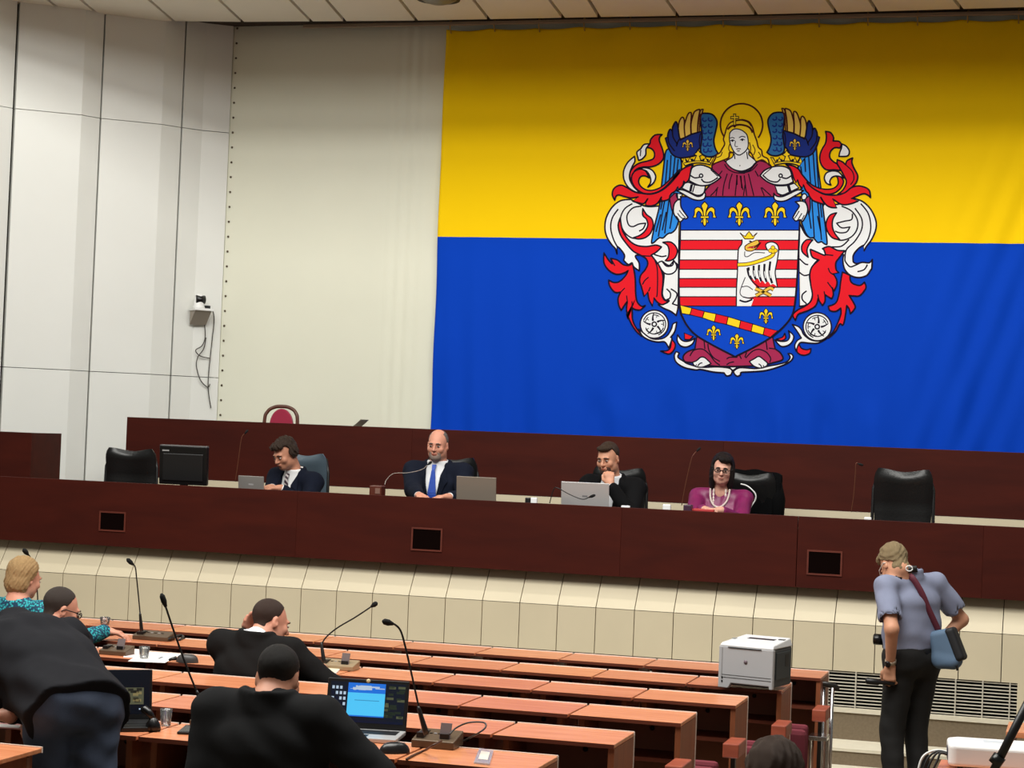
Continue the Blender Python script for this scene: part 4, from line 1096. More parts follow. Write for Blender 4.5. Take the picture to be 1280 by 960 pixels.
    # ---- clothes
    def torso(fd, grow, lower, k=.05):
        fd.cone(pelvis + tup*lower, waist, .116*b*hip+grow, .114*b+grow, k); fd.cone(waist, chest, .112*b+grow, .115*b+grow, k); fd.cone(chest, N - tup*.05, .112*b+grow, .066*b+grow, .05)
        for s in (-1, 1):
            fd.cone(pelvis + rgt*s*.082*b*hip + tup*lower, waist + rgt*s*.075*b, .108*b*hip+grow, .102*b+grow, k)
            fd.cone(waist + rgt*s*.075*b, chest + rgt*s*.085*b + tf*.005, .102*b+grow, .103*b+grow, k)
            fd.cone(N - tup*.042 + rgt*s*.04, (SR if s == 1 else SL) + tup*.0, .052+grow, .056+grow, .04)
    wr = (lambda X, Y, Z: wrinkle*.55*(np.sin(X*23+Z*31+2*np.sin(Y*17))*np.sin(Y*27-Z*19+1) + .6*np.sin(Z*58+X*21+3*np.sin(X*9)))) if wrinkle else None
    if shirt:
        fs_ = Field(lo, hi, .009)
        torso(fs_, .008, .0)
        if collar:
            fs_.cone(N - tup*.12 + tf*.03, N - tup*.005, .080*b, .066*b, .03); fs_.cone(N - tup*.16 + tf*.045, N - tup*.03 + tf*.03, .070*b, .05, .03)
            for a in np.linspace(.16, 2*PI-.16, 30):
                c_ = N + tup*.018 + (tf*math.cos(a)*.068 + rgt*math.sin(a)*.070)*b
                fs_.cone(c_ - tup*.03, c_ + tup*(.010 + (.004 if math.cos(a) > 0 else -.006*math.cos(a))), .0125, .0105, .010)
        else:
            fs_.cone(N - tup*.10 + tf*.01, N - tup*.0, .085*b, .066*b, .03); fs_.cone(N + tup*.02 + tf*.085, N - tup*.10 + tf*.14, .062, .03, .012, True); fs_.cone(N + tup*.030, N + tup*.2, .064, .10, .01, True)
        slv = sleeves if not jacket else 'cuff'
        for S_, E_, W_ in ((SR, ER, wristR), (SL, EL, wristL)):
            if slv == 'short':
                m_ = S_ + (E_-S_)*.68; fs_.cone(S_, m_, .068*b, .072*b, .03); fs_.cone(m_ + (E_-S_)*.02, m_ + (E_-S_)*.30, .060*b, .072*b, .006, True)
            elif slv == 'long':
                fs_.cone(S_, E_, .066*b, .055*b, .03); fs_.cone(E_, W_ - nrm(W_-E_)*.015, .054*b, .042, .02)
            else:
                fs_.cone(W_ - nrm(W_-E_)*.05, W_ - nrm(W_-E_)*.012, .036, .037, .005)
        if wr and not jacket: fs_.wrinkle(wr)
        if hem is not None: fs_.plane_cut(pelvis + tup*hem, -tup)
        fs_.build('shirt' if not jacket else 'shirt', shirt if not isinstance(shirt, tuple) else mat('shirt_%d_%d_%d' % shirt, shirt, .8, var=.04, bump=.15, bscale=300), body, base)
    if jacket:
        fj = Field(lo, hi, .0085)
        torso(fj, .024, -jacket_len)
        for S_, E_, W_ in ((SR, ER, wristR), (SL, EL, wristL)):
            fj.cone(S_, E_, .074*b, .062*b, .035); fj.cone(E_, W_ - nrm(W_-E_)*.03, .060*b, .047, .02)
        # turned-down collar round the nape
        for a in np.linspace(.75, 2*PI-.75, 20):
            c_ = N + tup*.010 + (tf*math.cos(a)*.076 + rgt*math.sin(a)*.084)*b
            fj.cone(c_ - tup*.035, c_ + tup*(.024 if abs(a-PI) < 1.7 else .004), .017, .012, .014)
        if wr: fj.wrinkle(wr)
        if jacket_hem is not None: fj.rbox(pelvis + tup*(jacket_hem - .15), [.34, .30, .15], np.stack([rgt, tf, tup], 1), .004, .006, True)
        # hollow the throat, open the front
        fj.cone(N - tup*.02 + tf*.06, N + tup*.14 + tf*.07, .066, .085, .012, True)
        if open_v:
            vb = N - tup*.40 + tf*.13; R3 = np.stack([rgt, tf, tup], 1)
            # a wedge: narrow at the button, wide at the collar
            for t in np.linspace(0, 1, 26):
                p = N - tup*(.02 + .36*t) + tf*(.115+.01*t); wdt = .070*(1-t)+.006
                fj.rbox(p, [wdt, .062, .016], R3, .004, .006, True)
        if hasattr(jacket, 'node_tree'): jm = jacket
        else: jm = mat('jacket_%d_%d_%d' % jacket, jacket, .9, var=.10, vscale=25, bump=.25, bscale=500, spec=.15)
        fj.build('jacket', jm, body, base)
        if open_v:   # lapels
            lm = MB()
            for s in (-1, 1):
                o_ = tf*.118
                P_ = [N + tup*.010 + rgt*s*.080 + tf*.05, N - tup*.06 + rgt*s*.066 + tf*.124*b, N - tup*.11 + rgt*s*.120 + tf*.118*b, N - tup*.135 + rgt*s*.102 + tf*.130*b, N - tup*.38 + rgt*s*.008 + tf*.152*b]
                lm.add([p - base + tf*.012 for p in P_], [(0, 1, 2), (1, 3, 2), (1, 4, 3)] if s == 1 else [(0, 2, 1), (1, 2, 3), (1, 3, 4)])
            lm.build('lapel', jm, body, solid=.006)
    if tie:
        tm = MB()
        c0 = N + tup*.016 + tf*.092*b; c1 = N - tup*.025 + tf*.116*b; c2 = N - tup*.20 + tf*.150*b; c3 = N - tup*.40 + tf*.156*b
        for (a, wa), (q, wq) in (((c0, .018), (c1, .013)), ((c1, .014), (c2, .034)), ((c2, .034), (c3, .042))):
            tm.hexa([a - rgt*wa - base, a + rgt*wa - base, a + rgt*wa - tf*.012 - base, a - rgt*wa - tf*.012 - base, q - rgt*wq - base, q + rgt*wq - base, q + rgt*wq - tf*.012 - base, q - rgt*wq - tf*.012 - base])
        tm.build('tie', tie, body, bevel=.004)
    if legs and trousers:
        ft = Field(lo, hi, .0095)
        ft.cone(hipR, hipL, .115*b*hip, .115*b*hip, .03); ft.cone(pelvis - tup*.02, pelvis + tup*.07, .10*b*hip, .115*b*hip, .05)
        for s in (-1, 1): ft.cone(pelvis + rgt*s*.075*b - tf*(.02 if tup[2] > .8 else -.01), pelvis + rgt*s*.07*b + tup*(.10 if tup[2] > .8 else .02), .106*b*hip, .104*b*hip, .04)
        for hp, kn, an in zip((hipR, hipL), knees, ankles):
            ft.cone(hp, kn, .100*b, .074*b, .03); ft.cone(kn, an + up*.02, .072*b, .062*b, .02)
        tq = trousers
        if wr: ft.wrinkle(lambda X, Y, Z: wr(X, Y, Z)*.8)
        ft.build('trousers', tq if hasattr(tq, 'node_tree') else mat('trousers_%d_%d_%d' % tq, tq, .85, var=.1, bump=.2, bscale=500), body, base)
        fo = Field(lo, hi, .0085)
        for an in ankles:
            fo.cone(an - up*.04, an + fwd*.17 - up*.052, .043, .036, .03); fo.cone(an - up*.06 - fwd*.04, an + fwd*.1 - up*.06, .034, .04, .02)
        if floor is not None: fo.plane_cut(V(0, 0, floor+.002), V(0, 0, -1))
        fo.build('shoe', mat('shoe_leather', shoes, .35), body, base)
    body['joints'] = 0; del body['joints']
    return body, dict(N=N, SR=SR, SL=SL, ER=ER, EL=EL, WR=wristR, WL=wristL, L=L, base=base, tf=tf, tup=tup, rgt=rgt, pelvis=pelvis)
# ================================================================ who is where
ZT = z_top - .055                     # top of the panel's desk
YP = YD + .80
NAVY = (15, 20, 34); BLK = (11, 11, 13)
striped = mat('striped_tie', (122, 108, 112), .6)
_nt = striped.node_tree; _w = _nt.nodes.new('ShaderNodeTexWave'); _w.inputs['Scale'].default_value = 14; _w.bands_direction = 'DIAGONAL'
_tc = _nt.nodes.new('ShaderNodeTexCoord'); _nt.links.new(_tc.outputs['Object'], _w.inputs['Vector'])
_cr = _nt.nodes.new('ShaderNodeValToRGB'); _cr.color_ramp.interpolation = 'CONSTANT'; _cr.color_ramp.elements[0].color = rgb(58, 40, 50); _cr.color_ramp.elements[1].color = rgb(190, 182, 180); _cr.color_ramp.elements[1].position = .55
_nt.links.new(_w.outputs['Fac'], _cr.inputs['Fac']); _nt.links.new(_cr.outputs['Color'], _nt.nodes['Principled BSDF'].inputs['Base Color'])
blue_tie = mat('blue_tie', (34, 72, 168), .5, var=.1, vscale=60)
seat_floor = ZP

# -- the panel
def TP(x, y, Y):
    p = PY(x, y, Y); p[2] = max(p[2], ZT + .055); return p
H = PY(356.5, 568, YP-.05)
man1, j1 = person('man with curly dark hair in navy suit and striped tie, looking down at small laptop', H, yaw=-.45, pitch=.42, roll=-.05, body_yaw=-.30,
    N=H + V(.055, .085, -.145), pelvis=H + V(.06, .20, -.66), hair='curly', hair_c=(52, 40, 32), jacket=NAVY, shirt=(226, 226, 226), tie=striped, skin_c=('warm', (188, 132, 106)),
    wristR=TP(340, 612, YP-.36), wristL=TP(352, 611, YP-.36), handR=dict(d=V(-.5, -.8, 0), n=V(0, 0, -1), curl=.4), handL=dict(d=V(-.8, -.5, 0), n=V(0, 0, -1), curl=.4), floor=seat_floor)
H = PY(547, 557, YP)
man2, j2 = person('balding man with grey beard in navy suit and blue tie, speaking at the table microphone', H, yaw=.05, pitch=.10, roll=.03, hair='balding', hair_c=(112, 104, 98), beard=(142, 124, 114),
    skin_c=('rosy', (208, 146, 122)), jacket=(17, 22, 36), shirt=(232, 233, 236), tie=blue_tie, bulk=1.1, sh=.20, floor=seat_floor,
    wristR=TP(523, 626, YP-.42), wristL=TP(562, 629, YP-.42), handR=dict(d=V(.5, -.8, 0), n=V(0, 0, -1), curl=.4), handL=dict(d=V(-.6, -.7, 0), n=V(0, 0, -1), curl=.4))
H = PY(760, 574, YP-.06)
man3, j3 = person('dark-haired bearded man in black suit resting his mouth on a raised fist', H, yaw=-.22, pitch=.20, roll=-.04, body_yaw=-.1, N=H + V(.02, .085, -.155), pelvis=H + V(.02, .20, -.68), hair='short', hair_c=(58, 44, 34), beard=(70, 48, 38),
    skin_c=('warm2', (202, 146, 118)), jacket=BLK, shirt=(230, 232, 236), collar=True, floor=seat_floor, sh=.185, bulk=1.03,
    wristL=PY(763, 607, YP-.22), hintL=V(.7, -.1, -1), handL=dict(d=V(-.18, .12, .97), n=V(-.25, .95, .1), curl=[1.15, 1.2, 1.2, 1.2], flip=-1, thumb=.8, sc=.95),
    wristR=TP(735, 640, YP-.38), handR=dict(d=V(.7, -.6, 0), n=V(0, 0, -1), curl=.5))
H = PY(903, 587.5, YP)
magenta = mat('magenta_satin', (118, 22, 80), .42, var=.16, vscale=14, bump=.1, bscale=40)
woman1, j4 = person('woman with long dark hair, glasses and pearls in a magenta blouse', H, yaw=.12, pitch=.08, roll=.06, hair='long', hair_c=(24, 17, 16), glasses=True, skin_c=('pale', (212, 160, 140)), hsc=.92,
    shirt=magenta, collar=False, sleeves='long', sh=.175, floor=seat_floor, bulk=.95, wrinkle=.006, trousers=(24, 22, 24),
    wristR=TP(880, 640, YP-.42), wristL=TP(902, 641, YP-.42), handR=dict(d=V(.6, -.7, 0), n=V(0, 0, -1), curl=.4), handL=dict(d=V(-.7, -.6, 0), n=V(0, 0, -1), curl=.4))
N_, tf_, up_, rg_, ba_ = j4['N'], j4['tf'], j4['tup'], j4['rgt'], j4['base']
M_PEARL = mat('pearl', (222, 206, 198), .3)
for rx, drop, fw in ((.072, .13, .108), (.045, .25, .128)):
    pm = MB(); pts_ = []; rs_ = []
    for i in range(161):
        t = -1 + 2*i/160
        pts_.append(N_ + rg_*rx*math.sin(t*PI/2) + up_*(.02 - drop*math.cos(t*PI/2)**.8) + tf_*(.012 + fw*(.35 + .65*math.cos(t*PI/2))) - ba_); rs_.append(.0045 + .0045*abs(math.sin(i*PI/4)))
    pm.tube(pts_, rs_, 8); pm.build('pearl_strand', M_PEARL, woman1)

# -- in the rows of desks
H = PY(348, 849, 6.84)
man4, j5 = person('man with cropped black hair in black suit, seen from behind at the open laptop', H, yaw=PI+.05, pitch=.32, body_yaw=PI, N=H + V(0, -.085, -.066), pelvis=H + V(0, -.07, -.59), hair='cropped', hair_c=(30, 27, 25), face=True,
    jacket=(23, 23, 24), shirt=(225, 225, 228), collar=False, open_v=True, sh=.205, bulk=1.12, knee_fwd=.30, floor=tier(7), wrinkle=.006, skin_c=('warm', (188, 132, 106)),
    wristR=PZ(455, 938, ROWZ[6]+.052), wristL=PZ(330, 940, ROWZ[6]+.052), hintR=V(1.0, -.6, -.7), hintL=V(-1.0, -.6, -.7), handR=dict(d=V(-.4, 1, 0), n=V(0, 0, -1), curl=.3), handL=dict(d=V(.3, 1, 0), n=V(0, 0, -1), curl=.3))
H = PY(338, 779, 9.72)
man5, j6 = person('man in black suit with short brown hair, hand raised to the side of his head', H, yaw=PI-.62, pitch=.30, roll=.16, body_yaw=PI-.08, N=H + V(-.035, -.085, -.075), pelvis=H + V(-.06, -.10, -.60), hair='cropped', hair_c=(60, 46, 40), skin_c=('rosy', (208, 146, 122)),
    jacket=(22, 21, 21), shirt=(228, 228, 230), open_v=True, sh=.195, bulk=1.05, knee_fwd=.30, floor=tier(4), wrinkle=.006,
    wristL=H + V(-.140, .02, -.075), hintL=V(-.5, .5, -1), handL=dict(d=V(.16, .05, 1), n=V(.9, -.2, -.1), curl=[.6, .7, .8, .8], thumb=.4),
    wristR=PZ(386, 833, ROWZ[3]+.055), hintR=V(1, -.2, -.6), handR=dict(d=V(.1, 1, .05), n=V(0, 0, -1), curl=.35))
teal = mat('teal_print', (20, 120, 130), .8)
_nt = teal.node_tree; _v = _nt.nodes.new('ShaderNodeTexVoronoi'); _v.inputs['Scale'].default_value = 70
_tc = _nt.nodes.new('ShaderNodeTexCoord'); _nt.links.new(_tc.outputs['Object'], _v.inputs['Vector'])
_cr = _nt.nodes.new('ShaderNodeValToRGB'); _cr.color_ramp.elements[0].position = .30; _cr.color_ramp.elements[0].color = rgb(44, 172, 178); _cr.color_ramp.elements[1].position = .55; _cr.color_ramp.elements[1].color = rgb(6, 56, 84)
_nt.links.new(_v.outputs['Distance'], _cr.inputs['Fac']); _nt.links.new(_cr.outputs['Color'], _nt.nodes['Principled BSDF'].inputs['Base Color'])
H = PY(31, 724, 10.62)
woman2, j7 = person('woman with a blonde bob in a teal patterned blouse, seen from behind', H, yaw=PI-.40, pitch=.22, body_yaw=PI-.15, N=H + V(-.01, -.065, -.125), pelvis=H + V(-.01, -.035, -.63), hair='bob', hair_c=(170, 138, 96), skin_c=('rosy', (208, 146, 122)), hsc=.95,
    shirt=teal, collar=False, sleeves='long', sh=.185, knee_fwd=.30, floor=tier(3), bulk=1.02, wrinkle=.005, trousers=(30, 30, 36),
    wristR=PY(132, 789, 10.98), hintR=V(.5, -.6, -.8), handR=dict(d=V(.9, .3, -.1), n=V(0, 0, -1), curl=.5), wristL=PZ(0, 800, ROWZ[2]+.052))
H = PY(76, 763, 9.78)
man6, j8 = person('grey-haired man with glasses bending low over the desk behind the leaning man', H, yaw=PI-.70, pitch=.30, body_yaw=PI-.1, N=H + V(-.02, -.085, -.10), pelvis=H + V(-.03, -.16, -.60), hair='cropped', hair_c=(62, 54, 50), skin_c=('rosy', (208, 146, 122)), glasses=(14, 12, 12),
    jacket=(20, 23, 32), shirt=(210, 212, 220), sh=.19, knee_fwd=.30, floor=tier(4), wristR=PZ(115, 838, ROWZ[3]+.052), wristL=PZ(40, 836, ROWZ[3]+.052))
# the man bent over the desk: hips to the right, back arching away to the left
pel = PY(90, 882, 6.84); Nk = PY(20, 789, 7.20)
jeans = mat('blue_jeans', (56, 66, 86), .85, var=.28, vscale=9, bump=.3, bscale=400)
hipx = V(.075, .06, 0)
man7, j9 = person('man in black jacket and blue jeans bending over the desks beside the black laptop', Nk + V(-.17, .12, -.10), yaw=PI+.6, pitch=.9, body_yaw=PI+.66, N=Nk, pelvis=pel, hair='short', hair_c=(40, 34, 30),
    jacket=(27, 27, 31), shirt=None, open_v=False, legs='stand', trousers=jeans, sh=.195, bulk=1.02, hip=.97, crouch_up=V(-.165, .124, -.978), jacket_hem=-.075, floor=tier(7), jacket_len=.09, wrinkle=.012,
    knees=(V(pel[0]+.10, pel[1]+.02, tier(7)+.50), V(pel[0]-.07, pel[1]-.03, tier(7)+.50)), ankles=(V(pel[0]+.10, pel[1]-.02, tier(7)+.09), V(pel[0]-.08, pel[1]-.05, tier(7)+.09)),
    wristL=PZ(48, 893, ROWZ[6]+.07), hintL=V(-.4, -.8, .1), wristR=PZ(5, 905, ROWZ[6]+.07), handR=dict(d=V(-1, .2, 0), n=V(0, 0, -1), curl=.3), handL=dict(d=V(-.6, .2, -.6), n=V(0, 1, -.5), curl=.4))
# head at the very bottom
H = PY(967, 982, 5.95)
man8, j10 = person('dark-haired person seen from behind at the bottom edge beside the desk ends', H, yaw=PI+.2, pitch=.10, body_yaw=PI, hair='wavy', hair_c=(64, 48, 38), jacket=(14, 14, 17), shirt=(200, 200, 205), knee_fwd=.30, floor=tier(8), hsc=1.0)
# the photographer standing before the dais
YM = 12.52
fdir = nrm(V(-.72, .69, 0)); bx = math.atan2(fdir[0], -fdir[1])
H = PY(1118, 707, YM-.02); pel = PY(1141, 822, YM); Nk = PY(1138, 720, YM+.0)
lft = nrm(np.cross(V(0, 0, 1), fdir))
blueshirt = mat('grey_blue_polo', (130, 136, 160), .85, var=.06, vscale=14, bump=.2, bscale=300)
man9, j11 = person('man with light curly hair in a grey-blue polo shirt, standing before the dais looking down', H, yaw=bx-.15, pitch=.80, roll=0, body_yaw=bx, N=Nk, pelvis=pel, hem=.055, hair='wavy', hair_c=(138, 120, 90), skin_c=('tan', (204, 148, 118)), glasses=(210, 206, 200),
    shirt=blueshirt, collar=True, sleeves='short', legs='stand', trousers=(19, 18, 18), sh=.20, bulk=1.02, floor=0.0, wrinkle=.006,
    knees=(pel - lft*.085 + fdir*.05 + V(0, 0, -.44), pel + lft*.095 + fdir*.06 + V(0, 0, -.44)), ankles=(V(*(pel - lft*.10)[:2], .09), V(*(pel + lft*.11)[:2], .09)),
    wristL=PY(1113, 832, YM-.18), hintL=V(.25, -1, 0), handL=dict(d=V(-.05, .1, -1), n=V(.3, .95, 0), curl=[.7, .8, .9, .9], thumb=.5),
    wristR=PY(1166, 812, YM+.16), hintR=V(.8, .5, -.1), handR=dict(d=V(-.7, .3, -.6), n=V(-.3, .6, .3), curl=.5))
wm = MB(); wd = nrm(j11['WL'] - j11['EL']); wq = np.array(Vector(wd).to_track_quat('Z', 'Y').to_matrix())
Mw = Matrix.Translation(Vector(j11['WL'] - wd*.03 - j11['base'])) @ Matrix(wq.tolist()).to_4x4()
wm.lathe([(.031, -.012), (.0345, -.010), (.0345, .010), (.031, .012)], 18, Mw); wm.lathe([(.001, .031), (.02, .031), (.021, .041), (.001, .042)], 14, Mw @ Matrix.Rotation(PI/2, 4, 'X') @ Matrix.Rotation(.5, 4, 'Y'), 1)
wm.build('watch', [mat('watch_strap', (176, 160, 140), .4, .5), M_BLACK_S], man9)
J_b = j11['pelvis'] + j11['tup']*.050 - j11['base']
bl = MB(); bl.lathe([(.126, -.020), (.131, -.018), (.131, .016), (.126, .018)], 28, Matrix.Translation(Vector(J_b)) @ Matrix.Rotation(bx, 4, 'Z') @ Matrix.Diagonal((1.42, 1.0, 1, 1)))
bl.build('belt', mat('belt_leather', (20, 17, 15), .4), man9)

# ---------------------------------------------------------------- what the people in the rows sit on
M_ROSE = mat('rose_plush', (112, 40, 52), .9)
def bench_seat(label, pelv, fl, drop):
    root = thing('upholstered_seat', label, 'seat', (pelv[0], pelv[1], fl), 0, 'seats under the people in the rows')
    h_ = pelv[2] - fl - drop
    mb = MB(); mb.box((-.22, -.12, h_-.07), (.22, .26, h_)); mb.build('cushion', M_ROSE, root, bevel=.02)
    mb = MB(); mb.box((-.05, -.02, 0), (.05, .16, h_-.071)); mb.build('pedestal', M_DARKMETAL, root)
    mb = MB(); mb.box((-.22, -.19, h_-.05), (.22, -.155, h_+.10)); mb.build('backrest', M_ROSE, root, bevel=.012)
for lab, jj, fl in (('red seat under the man with cropped black hair at the open laptop', j5, tier(7)), ('red seat under the man with his hand raised to his head', j6, tier(4)),
                    ('red seat under the woman with the blonde bob', j7, tier(3)), ('red seat under the grey-haired man with glasses', j8, tier(4)), ('red seat under the dark-haired person at the bottom edge', j10, tier(8))):
    bench_seat(lab, jj['pelvis'], fl, .155)
# ================================================================ chairs, laptops, microphones and the rest
M_LEATHER = mat('black_leather', (17, 18, 18), .34, bump=.25, bscale=60, spec=.5)
M_LEATHER_G = mat('blue_grey_leather', (74, 88, 98), .38, bump=.25, bscale=60)
M_SILVER = mat('silver_lid', (168, 166, 162), .34, .55)
M_LIGHTS = mat('silver_lid_pale', (196, 196, 196), .34, .4)

def office_chair(label, px, ytop, Y, rz=0.0, wid=.43, leather=None, group='leather office chairs behind the panel desk', dark_low=False):
    lt = leather or M_LEATHER
    p = PY(px, ytop, Y); hgt = p[2] - ZP
    root = thing('office_chair', label, 'chair', (p[0], Y, ZP), rz, group)
    # local: faces -Y, backrest at y = 0
    def back(u, v, side):
        x = (u-.5)*2; z = v
        hw = wid/2*(1.0 - .10*(1-z)) 
        corner = .13
        top = hgt - (.05*0) - .018*(x*x)*0
        zz = .50 + z*(hgt-.50)
        # rounded upper corners
        kx = max(0, abs(x) - (1-corner/ (wid/2)*.9))
        lift = 0.03*math.cos(x*PI*.5)*0
        if z > .80:
            t = (z-.80)/.20
            hw *= 1 - .16*t**3
        dip = -.012*math.cos(x*PI)*max(0, (z-.6)/.4)
        y = .05*x*x*-1 + .035*math.sin(z*PI*1.1) 
        th = .045*(1-abs(x)**4)*(1 - max(0, (z-.9)/.1)**2) + .008
        rib = .006*math.exp(-((z-.62)/.03)**2)
        return (x*hw, y + side*(th - rib), zz + dip)
    mb = MB()
    n = 18; m = 20
    for side in (-1, 1): mb.grid(lambda u, v: back(u, v, side), n, m, 0, True)
    # close the rim
    rim = [(0, j/m) for j in range(m+1)] + [(i/n, 1) for i in range(1, n+1)] + [(1, 1-j/m) for j in range(1, m+1)] + [(1-i/n, 0) for i in range(1, n)]
    a = [back(u, v, -1) for u, v in rim]; b = [back(u, v, 1) for u, v in rim]; k = len(rim)
    mb.add(a + b, [(i, (i+1) % k, k+(i+1) % k, k+i) for i in range(k)], 0, True)
    mb.build('backrest', lt, root)
    for side in (-1, 1):
        mb = MB(); mb.tube([(side*(wid/2-.012), -.03, .56), (side*(wid/2+.004), -.02, .70), (side*(wid/2-.0), -.02, hgt-.14), (side*(wid/2-.035), .0, hgt-.03)], .012, 8); mb.build('piping', M_BLACK, root)
    mb = MB(); mb.box((-.235, -.46, .31), (.235, .0, .395)); mb.build('seat', lt, root, bevel=.03, seg=3)
    mb = MB(); mb.tube([(0, -.22, .10), (0, -.22, .31)], .03, 12); mb.build('gas_lift', M_CHROME, root)
    for i in range(5):
        a_ = 2*PI*i/5; mb = MB(); mb.tube([(0, -.22, .10), (.28*math.cos(a_), -.22+.28*math.sin(a_), .06)], [.03, .018], 8)
        l = mb.build('base_leg', M_BLACK, root)
        mb = MB(); c = (.28*math.cos(a_), -.22+.28*math.sin(a_), .028); mb.lathe([(.012, -.02), (.028, -.018), (.028, .018), (.012, .02)], 12, Matrix.Translation(c) @ Matrix.Rotation(a_, 4, 'Z') @ Matrix.Rotation(PI/2, 4, 'X')); mb.build('caster', M_RUBBER, l)
    for side in (-1, 1):
        mb = MB(); mb.tube(smooth_path([(side*.24, -.08, .40), (side*.32, -.09, .50), (side*.32, -.18, .57), (side*.31, -.27, .565)]), .017, 8); mb.build('armrest', M_BLACK, root)
    return root
YC = YP + .44
office_chair('empty black leather chair beside the big black monitor', 166.5, 562, YP+.05, .12)
office_chair('blue-grey leather chair behind the man with curly hair', 384, 568, YC, -.15, leather=M_LEATHER_G)
office_chair('black leather chair behind the balding man with the blue tie', 567, 573, YC)
office_chair('black leather chair behind the man resting on his fist', 776, 586, YC)
office_chair('black leather chair with a coat over it, behind the woman in magenta', 937, 592, YC)
office_chair('empty black leather chair at the right end of the panel desk, no one near', 1130.5, 588, YP+.05)
# coat hung over the woman's chair
p = PY(937, 590, YC); hz = p[2]
coat = thing('coat', 'black coat draped over the chair back behind the woman in magenta', 'coat', (p[0], YC, hz - .6))
def coat_fn(side):
    def fn(u, v):
        x = (u-.5)*2; w_ = .238 + .02*(1-v)
        z = .6*v + .612*0
        ztop = .618 - .035*abs(x)**3 + .006*math.sin(x*9)
        zz = ztop*v
        return (x*w_ + .006*math.sin(v*11+x*3), side*(.075 - .05*v**6) + .035 + .009*math.sin(x*13+v*4), zz)
    return fn
mb = MB(); mb.grid(coat_fn(1), 20, 14); mb.grid(lambda u, v: coat_fn(-1)(u, .0 + v) if True else None, 20, 14)
mb.grid(lambda u, v: tuple(np.array(coat_fn(-1)(u, 1))*(1-v) + np.array(coat_fn(1)(u, 1))*v), 20, 3)
for uu in (0, 1): mb.grid(lambda u, v, uu=uu: tuple(np.array(coat_fn(-1)(uu, v))*(1-u) + np.array(coat_fn(1)(uu, v))*u), 3, 14)
mb.build('coat_back', mat('black_cloth', (6, 6, 7), .95, spec=.1), coat)
for side in (-1, 1):
    mb = MB(); mb.tube([(side*.19, .03, .54), (side*.225, .0, .40), (side*.22, -.02, .12)], [.05, .055, .05], 10); mb.build('sleeve', MATS['black_cloth'], coat)
mb = MB(); mb.tube(smooth_path([PY(926, 605, YC-.10), PY(935, 608, YC-.12), PY(944, 617, YC-.13), PY(944, 625, YC-.13), PY(939, 633, YC-.13), PY(936, 640, YC-.12)]), .006, 6)
o = mb.build('bag_strap', M_WHITE); tag(o, 'thin white strap looped over the coat beside the woman in magenta', 'strap')

# ---------------------------------------------------------------- laptops and the monitor
def frame_at(p, rz): return Matrix.Translation(Vector(p)) @ Matrix.Rotation(rz, 4, 'Z')
def laptop(label, loc, rz, w, d, lid_h, tilt, body, lid_m, bezel=None, screen=None, keys=True, mark=None, group=None):
    """local: the hinge lies along x at y = 0; the keyboard reaches to -y, towards the user; the screen faces -y"""
    root = thing('laptop', label, 'laptop', loc, rz, group)
    mb = MB(); mb.box((-w/2, -d, 0), (w/2, .004, .018)); mb.build('base', body, root, bevel=.004)
    if keys:
        mb = MB(); mb.box((-w/2+.02, -d*.55, .0182), (w/2-.02, -.025, .0192)); kb = mb.build('keyboard', M_BLACK, root)
        mb = MB(); mb.box((-.045, -d*.93, .0182), (.045, -d*.63, .0188)); mb.build('touchpad', M_DARKMETAL, root)
    M = Matrix.Translation((0, 0, .016)) @ Matrix.Rotation(-tilt, 4, 'X')
    mb = MB(); mb.box((-w/2, 0, 0), (w/2, .010, lid_h), 0, M); lid = mb.build('lid', lid_m, root, bevel=.003)
    mb = MB(); mb.box((-w/2+.002, -.0015, .004), (w/2-.002, .0, lid_h-.003), 0, M); mb.build('screen_bezel', bezel or M_BLACK, lid)
    if mark:
        mb = MB(); mb.box((-.02, .0102, lid_h*.5-.006), (.02, .0108, lid_h*.5+.006), 0, M); mb.build('lid_mark', mark, lid)
    return root, M, lid
# the open laptop in front of the man in black
q = [PZ(405, 914, ROWZ[6]), PZ(507, 920, ROWZ[6])]
lc = (np.array(q[0])+np.array(q[1]))/2; wl = float(np.linalg.norm(q[1]-q[0])); rz_l = math.atan2(q[1][1]-q[0][1], q[1][0]-q[0][0])
hl_ = 61/px_per_m(lc)
lt_, Ml, lid = laptop('open silver laptop showing a bright blue window, beside the man with cropped black hair', (lc[0], lc[1], ROWZ[6]+.001), rz_l, wl, wl*.68, hl_*1.02, .22, M_LIGHTS, M_BLACK)
def glow(n, c, s=1.0):
    return mat('screen_' + n, (8, 8, 8), .25, emit=c, estr=s)
def screen_rect(u0, v0, u1, v1, lift):
    x0 = -wl/2+.014 + u0*(wl-.028); x1 = -wl/2+.014 + u1*(wl-.028); hz_ = hl_*1.02-.040
    return [(x0, -.0017-lift, .026+v0*hz_), (x1, -.0017-lift, .026+v0*hz_), (x1, -.0017-lift, .026+v1*hz_), (x0, -.0017-lift, .026+v1*hz_)]
sc_ = MB()
def srect(u0, v0, u1, v1, lift, mi): sc_.add([Ml @ Vector(p) for p in screen_rect(u0, v0, u1, v1, lift)], [(0, 1, 2, 3)], mi)
srect(0, 0, 1, 1, 0, 0)
srect(0, 0, 1, .06, .0002, 6)
rs = random.Random(4)
for i in range(26):                                # foliage in the wallpaper
    u = .72 + rs.random()*.26; v = .1 + rs.random()*.85; a_ = .02 + rs.random()*.04
    srect(u-a_, v-.03, min(1, u+a_), v+.03, .0002, 4 if rs.random() < .6 else 5)
for i in range(4):
    for j in range(6):
        srect(.02+.052*i, .14+.135*j, .052+.052*i, .215+.135*j, .0004, 3 if (i*7+j*3) % 4 else 6)
